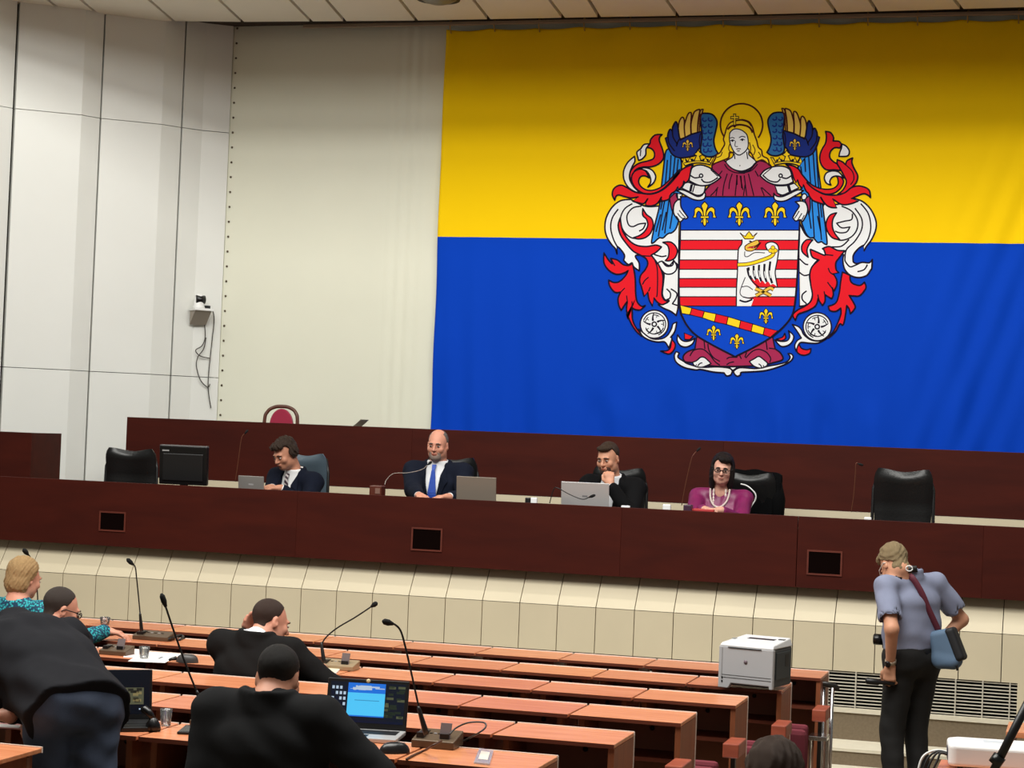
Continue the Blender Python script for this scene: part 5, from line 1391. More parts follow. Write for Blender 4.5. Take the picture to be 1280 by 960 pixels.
srect(.235, .17, .735, .95, .0004, 1); srect(.235, .74, .735, .985, .0006, 2); srect(.235, .15, .735, .18, .0006, 2)
srect(.33, .545, .66, .565, .0008, 7)
for i in range(14): srect(.25+rs.random()*.45, .80+rs.random()*.12, .27+rs.random()*.45+.01, .815+rs.random()*.12, .0008, 3)
for i in range(5): srect(.08+.045*i, .018, .10+.045*i, .042, .0004, 3)
so = sc_.build('screen', [glow('wallpaper', (12, 22, 38), .8), glow('window', (78, 196, 246), 1.0), glow('window_header', (30, 110, 214), 1.0), glow('icons', (186, 206, 226), .9), glow('foliage', (34, 46, 36), .8), glow('foliage_pale', (88, 92, 66), .8), glow('taskbar', (8, 20, 48), .8), glow('field', (60, 150, 200), .9)], lid, recalc=False)
mb = MB(); mb.lathe([(.004, 0), (.0085, .001), (.0085, .006), (.003, .007)], 12, Ml @ Matrix.Translation((0, -.002, hl_*1.02-.007)) @ Matrix.Rotation(PI/2, 4, 'X')); mb.build('webcam', mat('webcam_cover', (214, 196, 150), .5), lid)
# the black laptop by the leaning man
q0 = PZ(150, 908, ROWZ[6]); q1 = PZ(176, 913, ROWZ[6]); lc2 = PZ(124, 909, ROWZ[6])
l2, M2, lid2 = laptop('open black laptop with a dark screen beside the man bending over', (lc2[0], lc2[1]+.10, ROWZ[6]+.001), .62, .33, .22, .202, .16, M_BLACK, M_BLACK)
sc2 = MB()
def s2(u0, v0, u1, v1, l, mi):
    sc2.add([M2 @ Vector(p) for p in [(-.155+.31*u0, -.0017-l, .022+.178*v0), (-.155+.31*u1, -.0017-l, .022+.178*v0), (-.155+.31*u1, -.0017-l, .022+.178*v1), (-.155+.31*u0, -.0017-l, .022+.178*v1)]], [(0, 1, 2, 3)], mi)
s2(0, 0, 1, 1, 0, 0); s2(.30, .22, .92, .60, .0003, 1)
for i in range(18):
    u = .34+rs.random()*.5; v = .26+rs.random()*.28; s2(u, v, u+.07, v+.06, .0005, 2 if i % 2 else 3)
s2(.86, .10, .93, .13, .0005, 4)
sc2.build('screen', [glow('dark', (6, 12, 24), .8), glow('photo', (92, 92, 70), .8), glow('photo_dark', (40, 38, 30), .8), glow('photo_pale', (140, 126, 84), .8), MATS['screen_icons']], lid2, recalc=False)
# laptops on the panel desk, seen from behind
def panel_laptop(label, x0, x1, ytop, ybot, Yl, m, mark, rz=0):
    a_ = PY((x0+x1)/2, ybot, Yl); s_ = px_per_m(a_); w_ = (x1-x0)/s_/math.cos(.28); top_ = PY((x0+x1)/2, ytop, Yl+0)[2]
    h_ = (top_ - ZT)
    r, M_, l_ = laptop(label, (a_[0], Yl, ZT+.001), PI+rz, w_, w_*.66, h_*1.0, -0.0+.12, m, m, mark=mark)
    return r
panel_laptop('small silver laptop in front of the man with curly hair', 298, 331, 597.5, 611, YD+.30, M_SILVER, M_LIGHTS)
panel_laptop('grey laptop standing open in front of the man with the blue tie', 571, 620, 598.5, 627, YD+.26, mat('grey_lid', (134, 124, 112), .45, .3), None, .05)
panel_laptop('silver laptop in front of the man resting on his fist', 702, 761, 605.5, 634, YD+.24, M_LIGHTS, mat('lid_mark', (120, 120, 122), .3))
# monitor at the left end
c = PY(230, 603, YD+.36)
mon = thing('monitor', 'big black computer monitor seen from behind on the panel desk', 'monitor', (c[0], YD+.36, ZT), .10)
s_ = px_per_m(c); mw = 60/s_/.96; mt_ = PY(230, 557, YD+.36)[2]-ZT
mb = MB(); T = Matrix.Rotation(.06, 4, 'X')
pts = [(-mw/2*1.0, 0), (mw/2*1.0, 0), (mw/2*.97, 1), (-mw/2*.97, 1)]
mb.hexa([T @ Vector(p) for p in [(-mw/2, -.03, .05), (mw/2, -.03, .05), (mw/2, .02, .05), (-mw/2, .02, .05), (-mw/2, -.03, mt_), (mw/2, -.03, mt_), (mw/2, .02, mt_), (-mw/2, .02, mt_)]])
mb.build('housing', M_BLACK_S, mon, bevel=.008)
mb = MB(); mb.box((-mw/2+.03, -.04, .08), (mw/2-.03, -.028, mt_-.06), 0, T); mb.build('back_cover', M_BLACK, mon, bevel=.01)
mb = MB(); mb.box((-mw/2+.004, -.031, mt_-.004), (mw/2-.004, .02, mt_+.002), 0, T); mb.build('top_edge', mat('monitor_edge', (96, 96, 98), .35), mon)
mb = MB(); mb.box((-mw/2+.025, -.033, mt_-.045), (-mw/2+.08, -.030, mt_-.034), 0, T); mb.build('maker_mark', mat('mark_grey', (150, 150, 150), .5), mon)
mb = MB(); mb.box((-.03, -.01, .005), (.03, .012, .12)); mb.build('stand_neck', M_BLACK, mon)
mb = MB(); mb.box((-.11, -.09, 0), (.11, .08, .012)); mb.build('stand_foot', M_BLACK, mon, bevel=.004)

# ---------------------------------------------------------------- gooseneck microphones
M_UNIT = mat('unit_bronze', (96, 78, 60), .4, .35, var=.05)
M_STEM_L = mat('stem_brown', (110, 66, 46), .35, .5)
def goose(name, label, pts, r=.0042, foam=.013, lf=.045, base=None, stem_m=None, socket=True, group=None, foam_m=None):
    """pts: world points from the socket up to the head"""
    o_ = Vector(pts[0]); root = thing(name, label, 'microphone', o_, 0, group)
    P = [Vector(p)-o_ for p in smooth_path(pts, 8)]
    st = MB(); st.tube(P, r, 8); st.build('stem', stem_m or M_BLACK, root)
    if socket:
        d0 = (P[1]-P[0]).normalized(); st = MB(); st.tube([P[0], P[0]+d0*.02, P[0]+d0*.10, P[0]+d0*.115], [r*2.6, r*2.8, r*1.9, r*1.1], 10); st.build('socket', M_BLACK, root)
    d = (P[-1]-P[-2]).normalized(); st = MB(); e = P[-1]
    st.tube([e-d*.012, e, e+d*lf*.25, e+d*lf*.75, e+d*lf], [r*1.5, foam*.75, foam, foam*.92, foam*.35], 12); st.build('head', foam_m or M_RUBBER, root)
    return root
def unit(label, px0, px1, pyb, z, depth=.11, h=.05, card=None, rz=0.0, m=None):
    a_ = PZ(px0, pyb, z); b_ = PZ(px1, pyb+ (px1-px0)*.075, z); w_ = float(np.linalg.norm(b_-a_))
    root = thing('microphone_unit', label, 'conference unit', (float(a_[0]+b_[0])/2, float(a_[1]+b_[1])/2, z+.0005), rz, 'conference units on the desks')
    mb = MB(); mb.hexa([(-w_/2, 0, 0), (w_/2, 0, 0), (w_/2, depth, 0), (-w_/2, depth, 0), (-w_/2, 0, h*.5), (w_/2, 0, h*.5), (w_/2, depth, h), (-w_/2, depth, h)]); mb.build('housing', m or M_UNIT, root, bevel=.004)
    sl = (h*.5)/depth
    for k in range(5):
        x = -w_*.2 + k*w_*.1; y = depth*.55; z0 = h*.5+sl*y
        mb = MB(); mb.box((x, y, z0-.002), (x+w_*.06, y+.012, z0+.0035)); mb.build('button', M_LIGHTS if k % 2 else M_DARKMETAL, root)
    mb = MB(); mb.box((-w_*.42, .02, h*.5+sl*.02-.002), (-w_*.24, depth*.8, h*.5+sl*depth*.8+.002)); mb.build('loudspeaker_slots', M_BLACK, root)
    if card:
        x = w_*card; mb = MB(); mb.hexa([(x, .03, h*.6), (x+.045, .03, h*.6), (x+.045, .035, h*.6), (x, .035, h*.6), (x, .05, h*.6+.06), (x+.045, .05, h*.6+.06), (x+.045, .055, h*.6+.06), (x, .055, h*.6+.06)])
        mb.build('card_reader', mat('card_grey', (108, 96, 96), .4), root)
        mb = MB(); mb.box((x+.004, .026, h*.55), (x+.041, .046, h*.6+.02)); mb.build('card_slot', M_BLACK, root)
    return root
def mic_row(label, row, path, back=.10):
    """path in pixels from socket to head; the foot stands on the desk of that row and the head leans towards the user"""
    z = ROWZ[row]
    return label
# front left, behind the blonde woman
def on_plane(path, Y0, dY): return [PY(x, y, Y0 + dY*i/(len(path)-1)) for i, (x, y) in enumerate(path)]
zr2, zr3, zr6 = ROWZ[2], ROWZ[3], ROWZ[6]
unit('bronze microphone unit in front of the woman with the blonde bob', 22, 68, 798, zr2)
goose('microphone', 'black gooseneck microphone rising behind the blonde woman\'s head', on_plane([(46, 786), (47, 745), (43, 712), (38, 697), (34, 692)], 11.13, -.10), foam=.015)
unit('bronze microphone unit with a tall microphone on the printer row, farthest back', 165, 209, 799, zr2)
goose('microphone', 'black hooked gooseneck microphone standing on the farthest bronze unit', on_plane([(177, 789), (174, 755), (171, 725), (169, 709), (165, 704.5)], 11.10, -.06), foam=.014)
unit('bronze microphone unit with a small card, beside the white papers', 123, 157, 818, zr3, card=.05)
unit('pale bronze microphone unit beside the man with his hand at his head', 394, 441, 836, zr3, card=.12, m=mat('unit_pale', (164, 142, 112), .4, .3))
goose('microphone', 'black gooseneck microphone leaning far right, beside the man with raised hand', on_plane([(405, 829), (403, 812), (405, 800), (420, 786), (445, 771), (466, 757)], 10.13, .05), foam=.014, lf=.03)
unit('bronze microphone unit left of the man with cropped black hair', 236, 268, 908, zr6)
goose('microphone', 'black gooseneck microphone leaning left in front of the man with cropped black hair', on_plane([(257, 896), (248, 870), (232, 830), (216, 785), (206, 755)], 7.40, -.10), foam=.012, lf=.045)
unit('bronze microphone unit with card and looped cable, right of the open laptop', 513, 567, 934, zr6, card=.10, depth=.13, h=.06)
goose('microphone', 'black gooseneck microphone hooked left at the top, right of the open laptop', on_plane([(533, 918), (525, 890), (515, 845), (507, 810), (501, 789), (494, 781), (488, 779)], 7.40, -.08), foam=.013, lf=.035)
mb = MB(); mb.tube(smooth_path([PY(562, 918, 7.42), PY(570, 910, 7.45), PY(585, 903.5, 7.46), PY(604, 903, 7.46), PY(607, 909, 7.44), PY(597, 917, 7.42), PZ(580, 926, zr6+.02), PZ(572, 931, zr6+.006)]), .0035, 6)
tag(mb.build('cable', M_BLACK), 'black cable looping above the desk from the unit right of the laptop', 'cable')
mb = MB(); mb.tube(smooth_path([PZ(552, 926, zr6+.062), PZ(541, 932, zr6+.050), PZ(533, 937, zr6+.02), PZ(526, 940, zr6+.005), PZ(516, 944.5, zr6+.005), PZ(508, 949, zr6+.005)]), .0045, 6)
tag(mb.build('cable', mat('brown_cable', (74, 44, 30), .5)), 'brown cable running over the unit towards the mouse beside the laptop', 'cable')
# panel desk microphones
TH = dict(r=.003, foam=.009, lf=.03, stem_m=M_STEM_L, socket=False)
goose('table_microphone', 'thin brown microphone beside the small silver laptop', on_plane([(294, 602), (298, 575), (302, 548), (307, 541)], YD+.2, .02), **TH)
goose('table_microphone', 'silver curved microphone bent to the mouth of the man with the blue tie', on_plane([(481, 606), (483, 600), (492, 592), (510, 591), (527, 587), (536, 580)], YD+.22, .10), r=.0026, foam=.011, lf=.03, stem_m=mat('stem_grey', (150, 140, 132), .35, .5), socket=False)
goose('table_microphone', 'black microphone drooping in front of the open silver laptop', on_plane([(687, 629), (692, 612), (697, 610), (712, 618), (728, 624), (738, 621)], YD+.12, -.02), r=.0035, foam=.011, lf=.04, socket=False)
goose('table_microphone', 'thin brown microphone standing left of the woman in magenta', on_plane([(852, 632), (857, 605), (864, 575), (868, 567), (872, 563)], YD+.2, .02), **TH)
goose('table_microphone', 'thin brown microphone left of the right-hand empty chair', on_plane([(1064, 640), (1067, 620), (1069, 595), (1070, 579.5), (1074, 580)], YD+.2, .02), **TH)
def small_box(name, label, cat, x0, x1, y0, y1, Y, m, dep=.04, group=None, parts=None):
    a_ = PY(x0, y1, Y); b_ = PY(x1, y0, Y); s = px_per_m(a_); zt_ = PY((x0+x1)/2, y0, Y)[2]
    root = thing(name, label, cat, (float(a_[0]+b_[0])/2, Y, ZT), 0, group); w_ = (x1-x0)/s
    mb = MB(); mb.box((-w_/2, 0, 0), (w_/2, dep, zt_-ZT)); mb.build('body', m, root, bevel=min(.006, w_*.2))
    return root, w_, zt_-ZT
r_, w_, h_ = small_box('desk_microphone', 'red-brown microphone base between the curly-haired man and the man in blue tie', 'microphone', 461, 477, 607, 618, YD+.2, mat('base_red_brown', (88, 38, 24), .4), .10)
mb = MB(); mb.box((w_*.0, -.003, h_*.5), (w_*.4, .0, h_*.85)); mb.build('display', mat('display_grey', (128, 96, 84), .4), r_)
M_CARDW = mat('white_card', (240, 240, 240), .6)
for lab, x0, x1, y0, y1 in (('small white name card right of the grey laptop', 663, 671, 622, 629), ('small white name card beside the black-suited man\'s elbow', 776, 787, 632, 637), ('small white name card left of the woman in magenta', 828, 838, 630.5, 638), ('small white box at the foot of the microphone by the right empty chair', 1080, 1089, 646.5, 650)):
    r_, w_, h_ = small_box('name_card', lab, 'card', x0, x1, y0, y1, YD+.14, M_CARDW, .03)
r_, w_, h_ = small_box('desk_microphone', 'dark purple microphone base left of the woman in magenta', 'microphone', 854, 864, 631, 638, YD+.2, mat('base_purple', (62, 36, 58), .4), .08)
r_, w_, h_ = small_box('folder', 'red folder under the hands of the woman in magenta', 'folder', 864, 892, 636.5, 640, YD+.24, mat('red_folder', (176, 40, 42), .5), .16)
r_, w_, h_ = small_box('phone', 'small dark phone in front of the white name card by the grey laptop', 'phone', 656, 663, 622, 628, YD+.2, M_BLACK, .02)
# hanging cable near the right empty chair's desk, glasses on the wall etc. are too small to show
# ---------------------------------------------------------------- on the upper dais: red chair and papers
c = PY(351, 530, YB+.75)
rc = thing('armchair', 'round-backed red upholstered chair with brown wooden frame on the upper dais', 'chair', (c[0], YB+.75, ZP+.45), .12)
tp = PY(351, 508, YB+.75)[2] - (ZP+.45); s_ = px_per_m(c); wr_ = 42/s_
pts = [(-wr_/2, 0, .0+.35), (-wr_/2*1.02, 0, tp-.16), (-wr_/2*.86, .01, tp-.05), (-wr_/2*.45, .02, tp-.008), (0, .022, tp), (wr_/2*.45, .02, tp-.008), (wr_/2*.86, .01, tp-.05), (wr_/2*1.02, 0, tp-.16), (wr_/2, 0, .35)]
mb = MB(); mb.tube(smooth_path(pts), .016, 10); mb.build('back_frame', mat('bent_wood', (86, 46, 30), .4), rc)
mb = MB()
outl = [(wr_*.36*math.cos(a_)*(1.0), .0, tp-.17 + .15*math.sin(a_)) for a_ in np.linspace(0, PI, 18)] + [(-wr_*.36, 0, .52), (wr_*.36, 0, .52)]
mb.prism(outl, (0, .05, 0)); mb.build('back_cushion', mat('red_plush', (150, 20, 56), .85, sheen=.4), rc, bevel=.012)
mb = MB(); mb.box((-.24, -.46, .40), (.24, .02, .50)); mb.build('seat', MATS['red_plush'], rc, bevel=.03)
for x, y in ((-.21, -.43), (.21, -.43), (-.21, .0), (.21, .0)):
    mb = MB(); mb.tube([(x, y, .40), (x*1.06, y*1.04, 0)], [.022, .016], 8); mb.build('leg', MATS['bent_wood'], rc)
# red chair back reaches above the desk of the upper row; an open booklet lies there too
c = PY(440, 528, YB+.30); zb_ = zb_top - .055
bk = thing('booklet', 'open booklet with one raised page on the upper dais desk', 'booklet', (c[0], YB+.28, zb_))
hh_ = PY(455, 524.5, YB+.28)[2] - zb_; s_ = px_per_m(c)
mb = MB(); mb.grid(lambda u, v: (-.085+.17*u, v*.2, .004 + (hh_-.004)*(u**1.6)), 10, 6); mb.build('page', mat('page_olive', (120, 112, 92), .7), bk, solid=.003)
mb = MB(); mb.box((-.10, -.02, 0), (.09, .22, .003)); mb.build('cover', M_PAPER, bk)

# ---------------------------------------------------------------- wall camera on its bracket
sc0 = wall_s(247, 384); zc_ = PP(247, 385, K, WN)[2]
base_w = Vector(wp(sc0, .0, 0)); cs = px_per_m(base_w)
cam_sh = thing('wall_shelf', 'white wall bracket with the shadow under it built as a grey wedge, carrying the small camera', 'bracket', (base_w.x, base_w.y, zc_-.03), math.radians(45))
mb = MB(); mb.box((-.085, -.17, 0), (.10, -.0, .022)); mb.build('shelf', M_WHITE, cam_sh, bevel=.003)
mb = MB(); mb.prism([(-.075, -.01, 0), (-.075, -.15, 0), (-.075, -.01, -.13)], (.16, 0, 0)); mb.build('shadow_wedge', mat('shadow_grey', (150, 140, 128), .6), cam_sh)  # wedge shaped like the shadow below the shelf, its shade put into the grey
ptz = thing('camera', 'small white camera with a black face on the wall bracket', 'camera', (base_w.x, base_w.y, zc_-.008+.001), math.radians(45))
bz = Matrix.Translation((-.02, -.085, 0))
mb = MB(); mb.lathe([(.055, 0), (.058, .008), (.05, .03), (.046, .09), (.04, .125), (.02, .135)], 20, bz); mb.build('housing', M_WHITE, ptz)
mb = MB(); mb.lathe([(.03, -.045), (.04, -.043), (.04, .043), (.03, .045)], 20, bz @ Matrix.Translation((.006, -.016, .082)) @ Matrix.Rotation(PI/2, 4, 'Y') @ Matrix.Rotation(0, 4, 'X')); mb.build('lens_head', M_BLACK_S, ptz)
mb = MB(); mb.box((.04, -.10, .0), (.09, -.04, .03)); tag(mb.build('adapter', M_BLACK), 'black plug adapter beside the small white camera', 'adapter'); ad = bpy.data.objects['adapter']; ad.location = (base_w.x, base_w.y, zc_-.007); ad.rotation_euler = (0, 0, math.radians(45))
def wpx(px, py, off=.012):
    p = PP(px, py, K, WN); return p + WN*off
for k, (lab, path) in enumerate((('thin dark cable hanging straight down the wall by the screen edge', [(265, 386), (267, 400), (264, 430), (260, 470), (260, 490), (263, 510)]), ('thin dark cable curling left below the wall bracket', [(254, 395), (256, 420), (252, 432), (244, 438), (250, 445), (262, 448)]),
                                 ('thin grey cable swinging in a long loop below the wall bracket', [(257, 422), (254, 436), (247, 446), (245, 458), (250, 475), (259, 484), (262, 480)]))):
    mb = MB(); mb.tube(smooth_path([wpx(x, y) for x, y in path]), .005, 6); tag(mb.build('cable', mat('cable_grey', (70, 66, 60), .6)), lab, 'cable', None)

# ---------------------------------------------------------------- things lying on the desks
def flat(name, label, cat, quad, z, th, m, bevel=0, extra=None):
    P = [PZ(x, y, z) for x, y in quad]; c = sum(P)/4
    root = thing(name, label, cat, (c[0], c[1], z+.0008))
    mb = MB(); mb.hexa([(p[0]-c[0], p[1]-c[1], 0) for p in P] + [(p[0]-c[0], p[1]-c[1], th) for p in P]); mb.build('sheet' if name in ('paper', 'booklet', 'leaflet') else 'body', m, root, bevel=bevel)
    return root, P, c
def on_flat(root, P, c, name, m, u0, v0, u1, v1, th, lift):
    def q(u, v):
        a_ = P[0]*(1-u)+P[1]*u; b_ = P[3]*(1-u)+P[2]*u; r = a_*(1-v)+b_*v; return (r[0]-c[0], r[1]-c[1], lift)
    b4 = [q(u0, v0), q(u1, v0), q(u1, v1), q(u0, v1)]
    mb = MB(); mb.hexa(b4 + [(x, y, z+th) for x, y, z in b4]); mb.build(name, m, root)
M_INK = mat('grey_print', (120, 122, 128), .8)
r_, P, c = flat('paper', 'sheet of white printed paper on the third row beside the bronze unit with a card', 'paper', [(160, 827), (206, 829), (228, 818), (180, 815)], zr3, .002, M_PAPER)
on_flat(r_, P, c, 'print', M_INK, .62, .35, .70, .6, .0004, .002)
r_, P, c = flat('paper', 'small pale paper half under the glass on the third row', 'paper', [(154, 822), (172, 823), (176, 812), (158, 811)], zr3, .0015, mat('pink_paper', (226, 206, 204), .8))
r_, P, c = flat('leaflet', 'red and white printed leaflet at the left edge beside the leaning man', 'leaflet', [(-12, 910), (38, 913), (42, 896), (-6, 892)], zr6, .004, mat('leaflet_pink', (226, 160, 156), .5))
on_flat(r_, P, c, 'print', mat('leaflet_red', (190, 70, 76), .5), .35, .45, .85, .8, .0006, .004); on_flat(r_, P, c, 'margin', M_PAPER, .0, .02, 1, .22, .0006, .004)
r_, P, c = flat('paper', 'white paper beside the arm of the man with his hand raised', 'paper', [(378, 834), (391, 835), (396, 826), (384, 825)], zr3, .003, M_PAPER)
r_, P, c = flat('notepad', 'small white notepad in front of the pale bronze unit', 'notepad', [(401, 842), (420, 843), (427, 836), (410, 835)], zr3, .008, M_PAPER)
on_flat(r_, P, c, 'cover', mat('notepad_cream', (214, 206, 180), .7), .03, .04, .97, .96, .001, .008)
r_, P, c = flat('tablet', 'dark tablet on the desk below the microphone unit left of the black-haired man', 'tablet', [(221, 918), (243, 919), (255, 911), (232, 909)], zr6, .010, M_BLACK, .003)
on_flat(r_, P, c, 'screen', mat('tablet_glass', (28, 28, 30), .15), .05, .06, .95, .94, .0006, .010)
r_, P, c = flat('phone', 'black phone lying beside the sleeve of the man with cropped black hair', 'phone', [(237, 925), (254, 926), (262, 918), (246, 916)], zr6, .010, M_BLACK, .003)
on_flat(r_, P, c, 'screen', MATS['tablet_glass'], .05, .06, .95, .94, .0006, .010)
# clear card stand on the last desk of the laptop row
r_, P, c = flat('card_holder', 'clear plastic card holder lying on the end desk of the laptop row', 'card holder', [(592, 955), (612, 957), (617, 940), (599, 937)], zr6, .006, mat('clear_plastic', (232, 226, 220), .12, trans=.55, alpha=.75))
on_flat(r_, P, c, 'card', mat('card_print', (214, 200, 190), .6), .2, .25, .8, .8, .0006, .006)
# mice
def mouse(label, px, py, z, rz, s=1.0):
    p = PZ(px, py, z); root = thing('computer_mouse', label, 'mouse', (p[0], p[1], z+.0005), rz)
    mb = MB(); mb.grid(lambda u, v: (.031*s*math.cos(2*PI*u)*math.cos(v*PI/2)**.7, .054*s*math.sin(2*PI*u)*math.cos(v*PI/2)**.7, .036*s*math.sin(v*PI/2)), 24, 8); mb.build('shell', mat('mouse_shell', (26, 26, 28), .3), root)
    mb = MB(); mb.tube([(0, .045*s, .016*s), (0, .03*s, .03*s)], .006, 8); mb.build('wheel', M_DARKMETAL, root)
    return root
mouse('dark grey mouse beside the open silver laptop', 493, 941, zr6, -.9, 1.15)
# upright black webcam-like handset and a clear cup by the black laptop
p = PZ(191, 914, zr6)
hs = thing('desk_phone', 'small black bulbous device on the desk right of the black laptop', 'device', (p[0], p[1], zr6+.0005))
mb = MB(); mb.lathe([(.025, 0), (.032, .01), (.028, .03), (.014, .05), (.008, .055)], 16); mb.build('foot', M_BLACK_S, hs)
mb = MB(); mb.tube([(0, 0, .045), (-.02, 0, .07), (-.04, 0, .082), (-.052, 0, .08)], [.012, .016, .019, .012], 12); mb.build('head', M_BLACK_S, hs)
M_GLASS = mat('clear_glass', (245, 245, 245), .03, trans=.95)
def cup(label, px, py, z, h, r):
    p = PZ(px, py, z); root = thing('glass', label, 'glass', (p[0], p[1], z+.0005))
    mb = MB(); mb.lathe([(.0005, .003), (r*.8, .003), (r, h), (r*.93, h), (r*.74, .008), (.0005, .008)], 18); mb.build('tumbler', M_GLASS, root)
    return root
cup('clear tumbler on the front row desk behind the grey-haired man', 131, 781, ROWZ[1], .05, .035)
cup('clear tumbler standing on the white papers', 180, 823, zr3+.003, .065, .03)
cup('clear plastic cup on the desk right of the black bulbous device', 207, 908, zr6, .07, .025)
# dark pouch on the third row
p = PZ(234, 828, zr3)
pc = thing('pouch', 'dark rounded pouch on the third row beside the white paper', 'pouch', (p[0], p[1], zr3+.0005), .2)
mb = MB(); mb.grid(lambda u, v: (.062*math.cos(2*PI*u)*math.cos(v*PI/2)**.5, .04*math.sin(2*PI*u)*math.cos(v*PI/2)**.5, .045*math.sin(v*PI/2)), 24, 8); mb.build('case', mat('pouch_grey', (62, 58, 56), .45), pc)
mb = MB(); mb.tube([(-.06, .0, .02), (-.085, -.01, .015), (-.10, -.015, .008)], [.012, .009, .006], 8); mb.build('pull_tab', M_DARKMETAL, pc)
mb = MB(); mb.tube(smooth_path([PZ(208, 800, zr2+.01), PZ(216, 797, zr2+.02), PZ(226, 794, zr2+.012), PZ(229, 797, zr2+.006), PZ(224, 800, zr2+.006)]), .008, 6); tag(mb.build('cable', M_BLACK), 'thick black cable curled beside the farthest bronze unit', 'cable')

# ---------------------------------------------------------------- printer
zp = ROWZ[2]; A_ = PZ(897, 859, zp); B_ = PZ(965, 866, zp); pw_ = float(np.linalg.norm(B_-A_))
rp = math.atan2(B_[1]-A_[1], B_[0]-A_[0]); pd = .30; s_ = px_per_m(A_); ph_ = 52/s_
M_PR = mat('printer_grey', (178, 178, 180), .45, var=.015); M_PRT = mat('printer_top', (214, 214, 214), .4); M_PRD = mat('printer_dark', (58, 62, 64), .5)
pr = thing('printer', 'grey-white laser printer standing on a desk near the aisle', 'printer', (A_[0], A_[1], zp+.001), rp)
mb = MB(); mb.box((.0, .012, .018), (pw_-.003, pd, ph_-.0)); mb.build('body', M_PRD, pr, bevel=.01)
fr = MB(); fr.prism([(.0, 0, 0), (.0, 0, ph_+.0), (pw_-.0, 0, ph_+.0), (pw_-.0, 0, .012), (pw_-.02, 0, .012), (pw_*.93, 0, .028), (pw_*.24, 0, .028), (pw_*.19, 0, .0)], (0, .03, 0)); f0 = fr.build('front_cover', M_PR, pr, bevel=.005)
mb = MB(); mb.box((.02, -.002, ph_*.255), (pw_-.01, .002, ph_*.262)); mb.build('tray_seam', M_PRD, f0)
mb = MB(); mb.box((.02, -.002, ph_*.32), (pw_-.01, .002, ph_*.325)); mb.build('flap_seam', M_PRD, f0)
mb = MB(); mb.box((.018, -.002, ph_*.26), (.022, .002, ph_*.96)); mb.build('side_seam', mat('seam_grey', (150, 150, 150), .5), f0)
mb = MB(); mb.lathe([(.001, 0), (.0105, 0), (.0105, .003), (.001, .003)], 20, Matrix.Translation((pw_*.5, .0, ph_*.66)) @ Matrix.Rotation(PI/2, 4, 'X')); mb.build('badge', mat('badge_grey', (120, 104, 112), .3), f0)
mb = MB(); mb.box((.02, -.002, .05), (.028, .001, .062)); mb.box((.02, -.002, .03), (.028, .001, .042)); mb.build('indicator', M_BLACK, f0)
tp_ = MB()
tp_.hexa([(-.0, 0, ph_), (pw_, 0, ph_), (pw_, pd, ph_+.0), (0, pd, ph_+.0), (.012, .012, ph_+.02), (pw_-.004, .012, ph_+.02), (pw_-.012, pd-.005, ph_+.045), (.04, pd-.005, ph_+.045)]); t0 = tp_.build('top_cover', M_PRT, pr, bevel=.006)
mb = MB()
def topz(y): return ph_+.02+.025*(y-.012)/(pd-.017)
mb.hexa([(pw_*.30, .17, topz(.17)-.003), (pw_*.80, .17, topz(.17)-.003), (pw_*.80, .21, topz(.21)-.003), (pw_*.31, .21, topz(.21)-.003), (pw_*.30, .17, topz(.17)+.001), (pw_*.80, .17, topz(.17)+.001), (pw_*.80, .21, topz(.21)+.001), (pw_*.31, .21, topz(.21)+.001)]); mb.build('paper_slot', M_BLACK, t0)
mb = MB(); mb.box((pw_*.84, .2, topz(.2)-.002), (pw_*.95, .23, topz(.23)+.0015)); mb.build('control_panel', M_PRD, t0)
mb = MB(); mb.box((pw_*.08, .12, topz(.12)-.002), (pw_*.14, .16, topz(.16)+.0015)); mb.build('status_strip', mat('strip_grey', (150, 152, 150), .4), t0)
mb = MB(); mb.box((pw_*.17, -.0035, ph_*.965), (pw_*.78, .004, ph_*.99)); mb.build('top_lip', M_PRD, f0)
mb = MB(); mb.box((pw_-.003, .05, .06), (pw_+.002, .27, ph_-.02)); mb.build('side_door', mat('printer_side', (52, 58, 60), .5), pr, bevel=.004)
mb = MB(); mb.box((pw_+.001, .18, ph_*.55), (pw_+.003, .24, ph_*.85)); mb.build('side_vent', M_BLACK, pr)

# ---------------------------------------------------------------- aisle-end seats: wooden arm on a chrome frame
es0 = None
SEATLAB = {1: 'behind the front row desk', 2: 'behind the printer desk', 3: 'behind the third row end desk', 4: 'behind the fourth row end desk', 5: 'behind the fifth row end desk'}
for r in range(1, 6):
    loc = (ROWX[r] + .0, ROWY[r] - .60, tier(r+1) if ROWY[r]-.60 < ROWY[r+1]+.10 else tier(r))
    lab = 'tip-up seat with wooden arm block and chrome leg, %s' % SEATLAB[r]
    if es0 is None:
        es0 = thing('tip_up_seat', lab, 'seat', loc, 0, 'aisle seats at the desk ends')
        mb = MB(); mb.box((-.01, -.10, .545), (.07, .13, .615)); mb.build('arm_block', wood('arm_wood', (136, 62, 44), (168, 86, 62), .4, (2, 6, 6)), es0, bevel=.006)
        mb = MB(); mb.box((-.005, -.26, .46), (.10, -.12, .485)); mb.box((.0, -.25, .0), (.012, -.225, .46)); mb.build('leg', M_CHROME, es0, bevel=.003)
        mb = MB(); mb.box((.078, -.15, .0), (.10, -.125, .47)); mb.build('leg', M_CHROME, es0, bevel=.003)
        mb = MB(); mb.box((.012, .02, .0), (.034, .05, .545)); mb.build('post', M_DARKMETAL, es0)
        mb = MB(); mb.box((-.48, -.16, .28), (-.03, -.10, .50)); mb.build('seat', M_ROSE, es0, bevel=.03)
        mb = MB(); mb.box((-.48, -.09, .20), (-.03, -.05, .52)); mb.build('backrest', MATS['rose_plush'], es0, bevel=.02)
    else: dup(es0, loc, 0, lab)
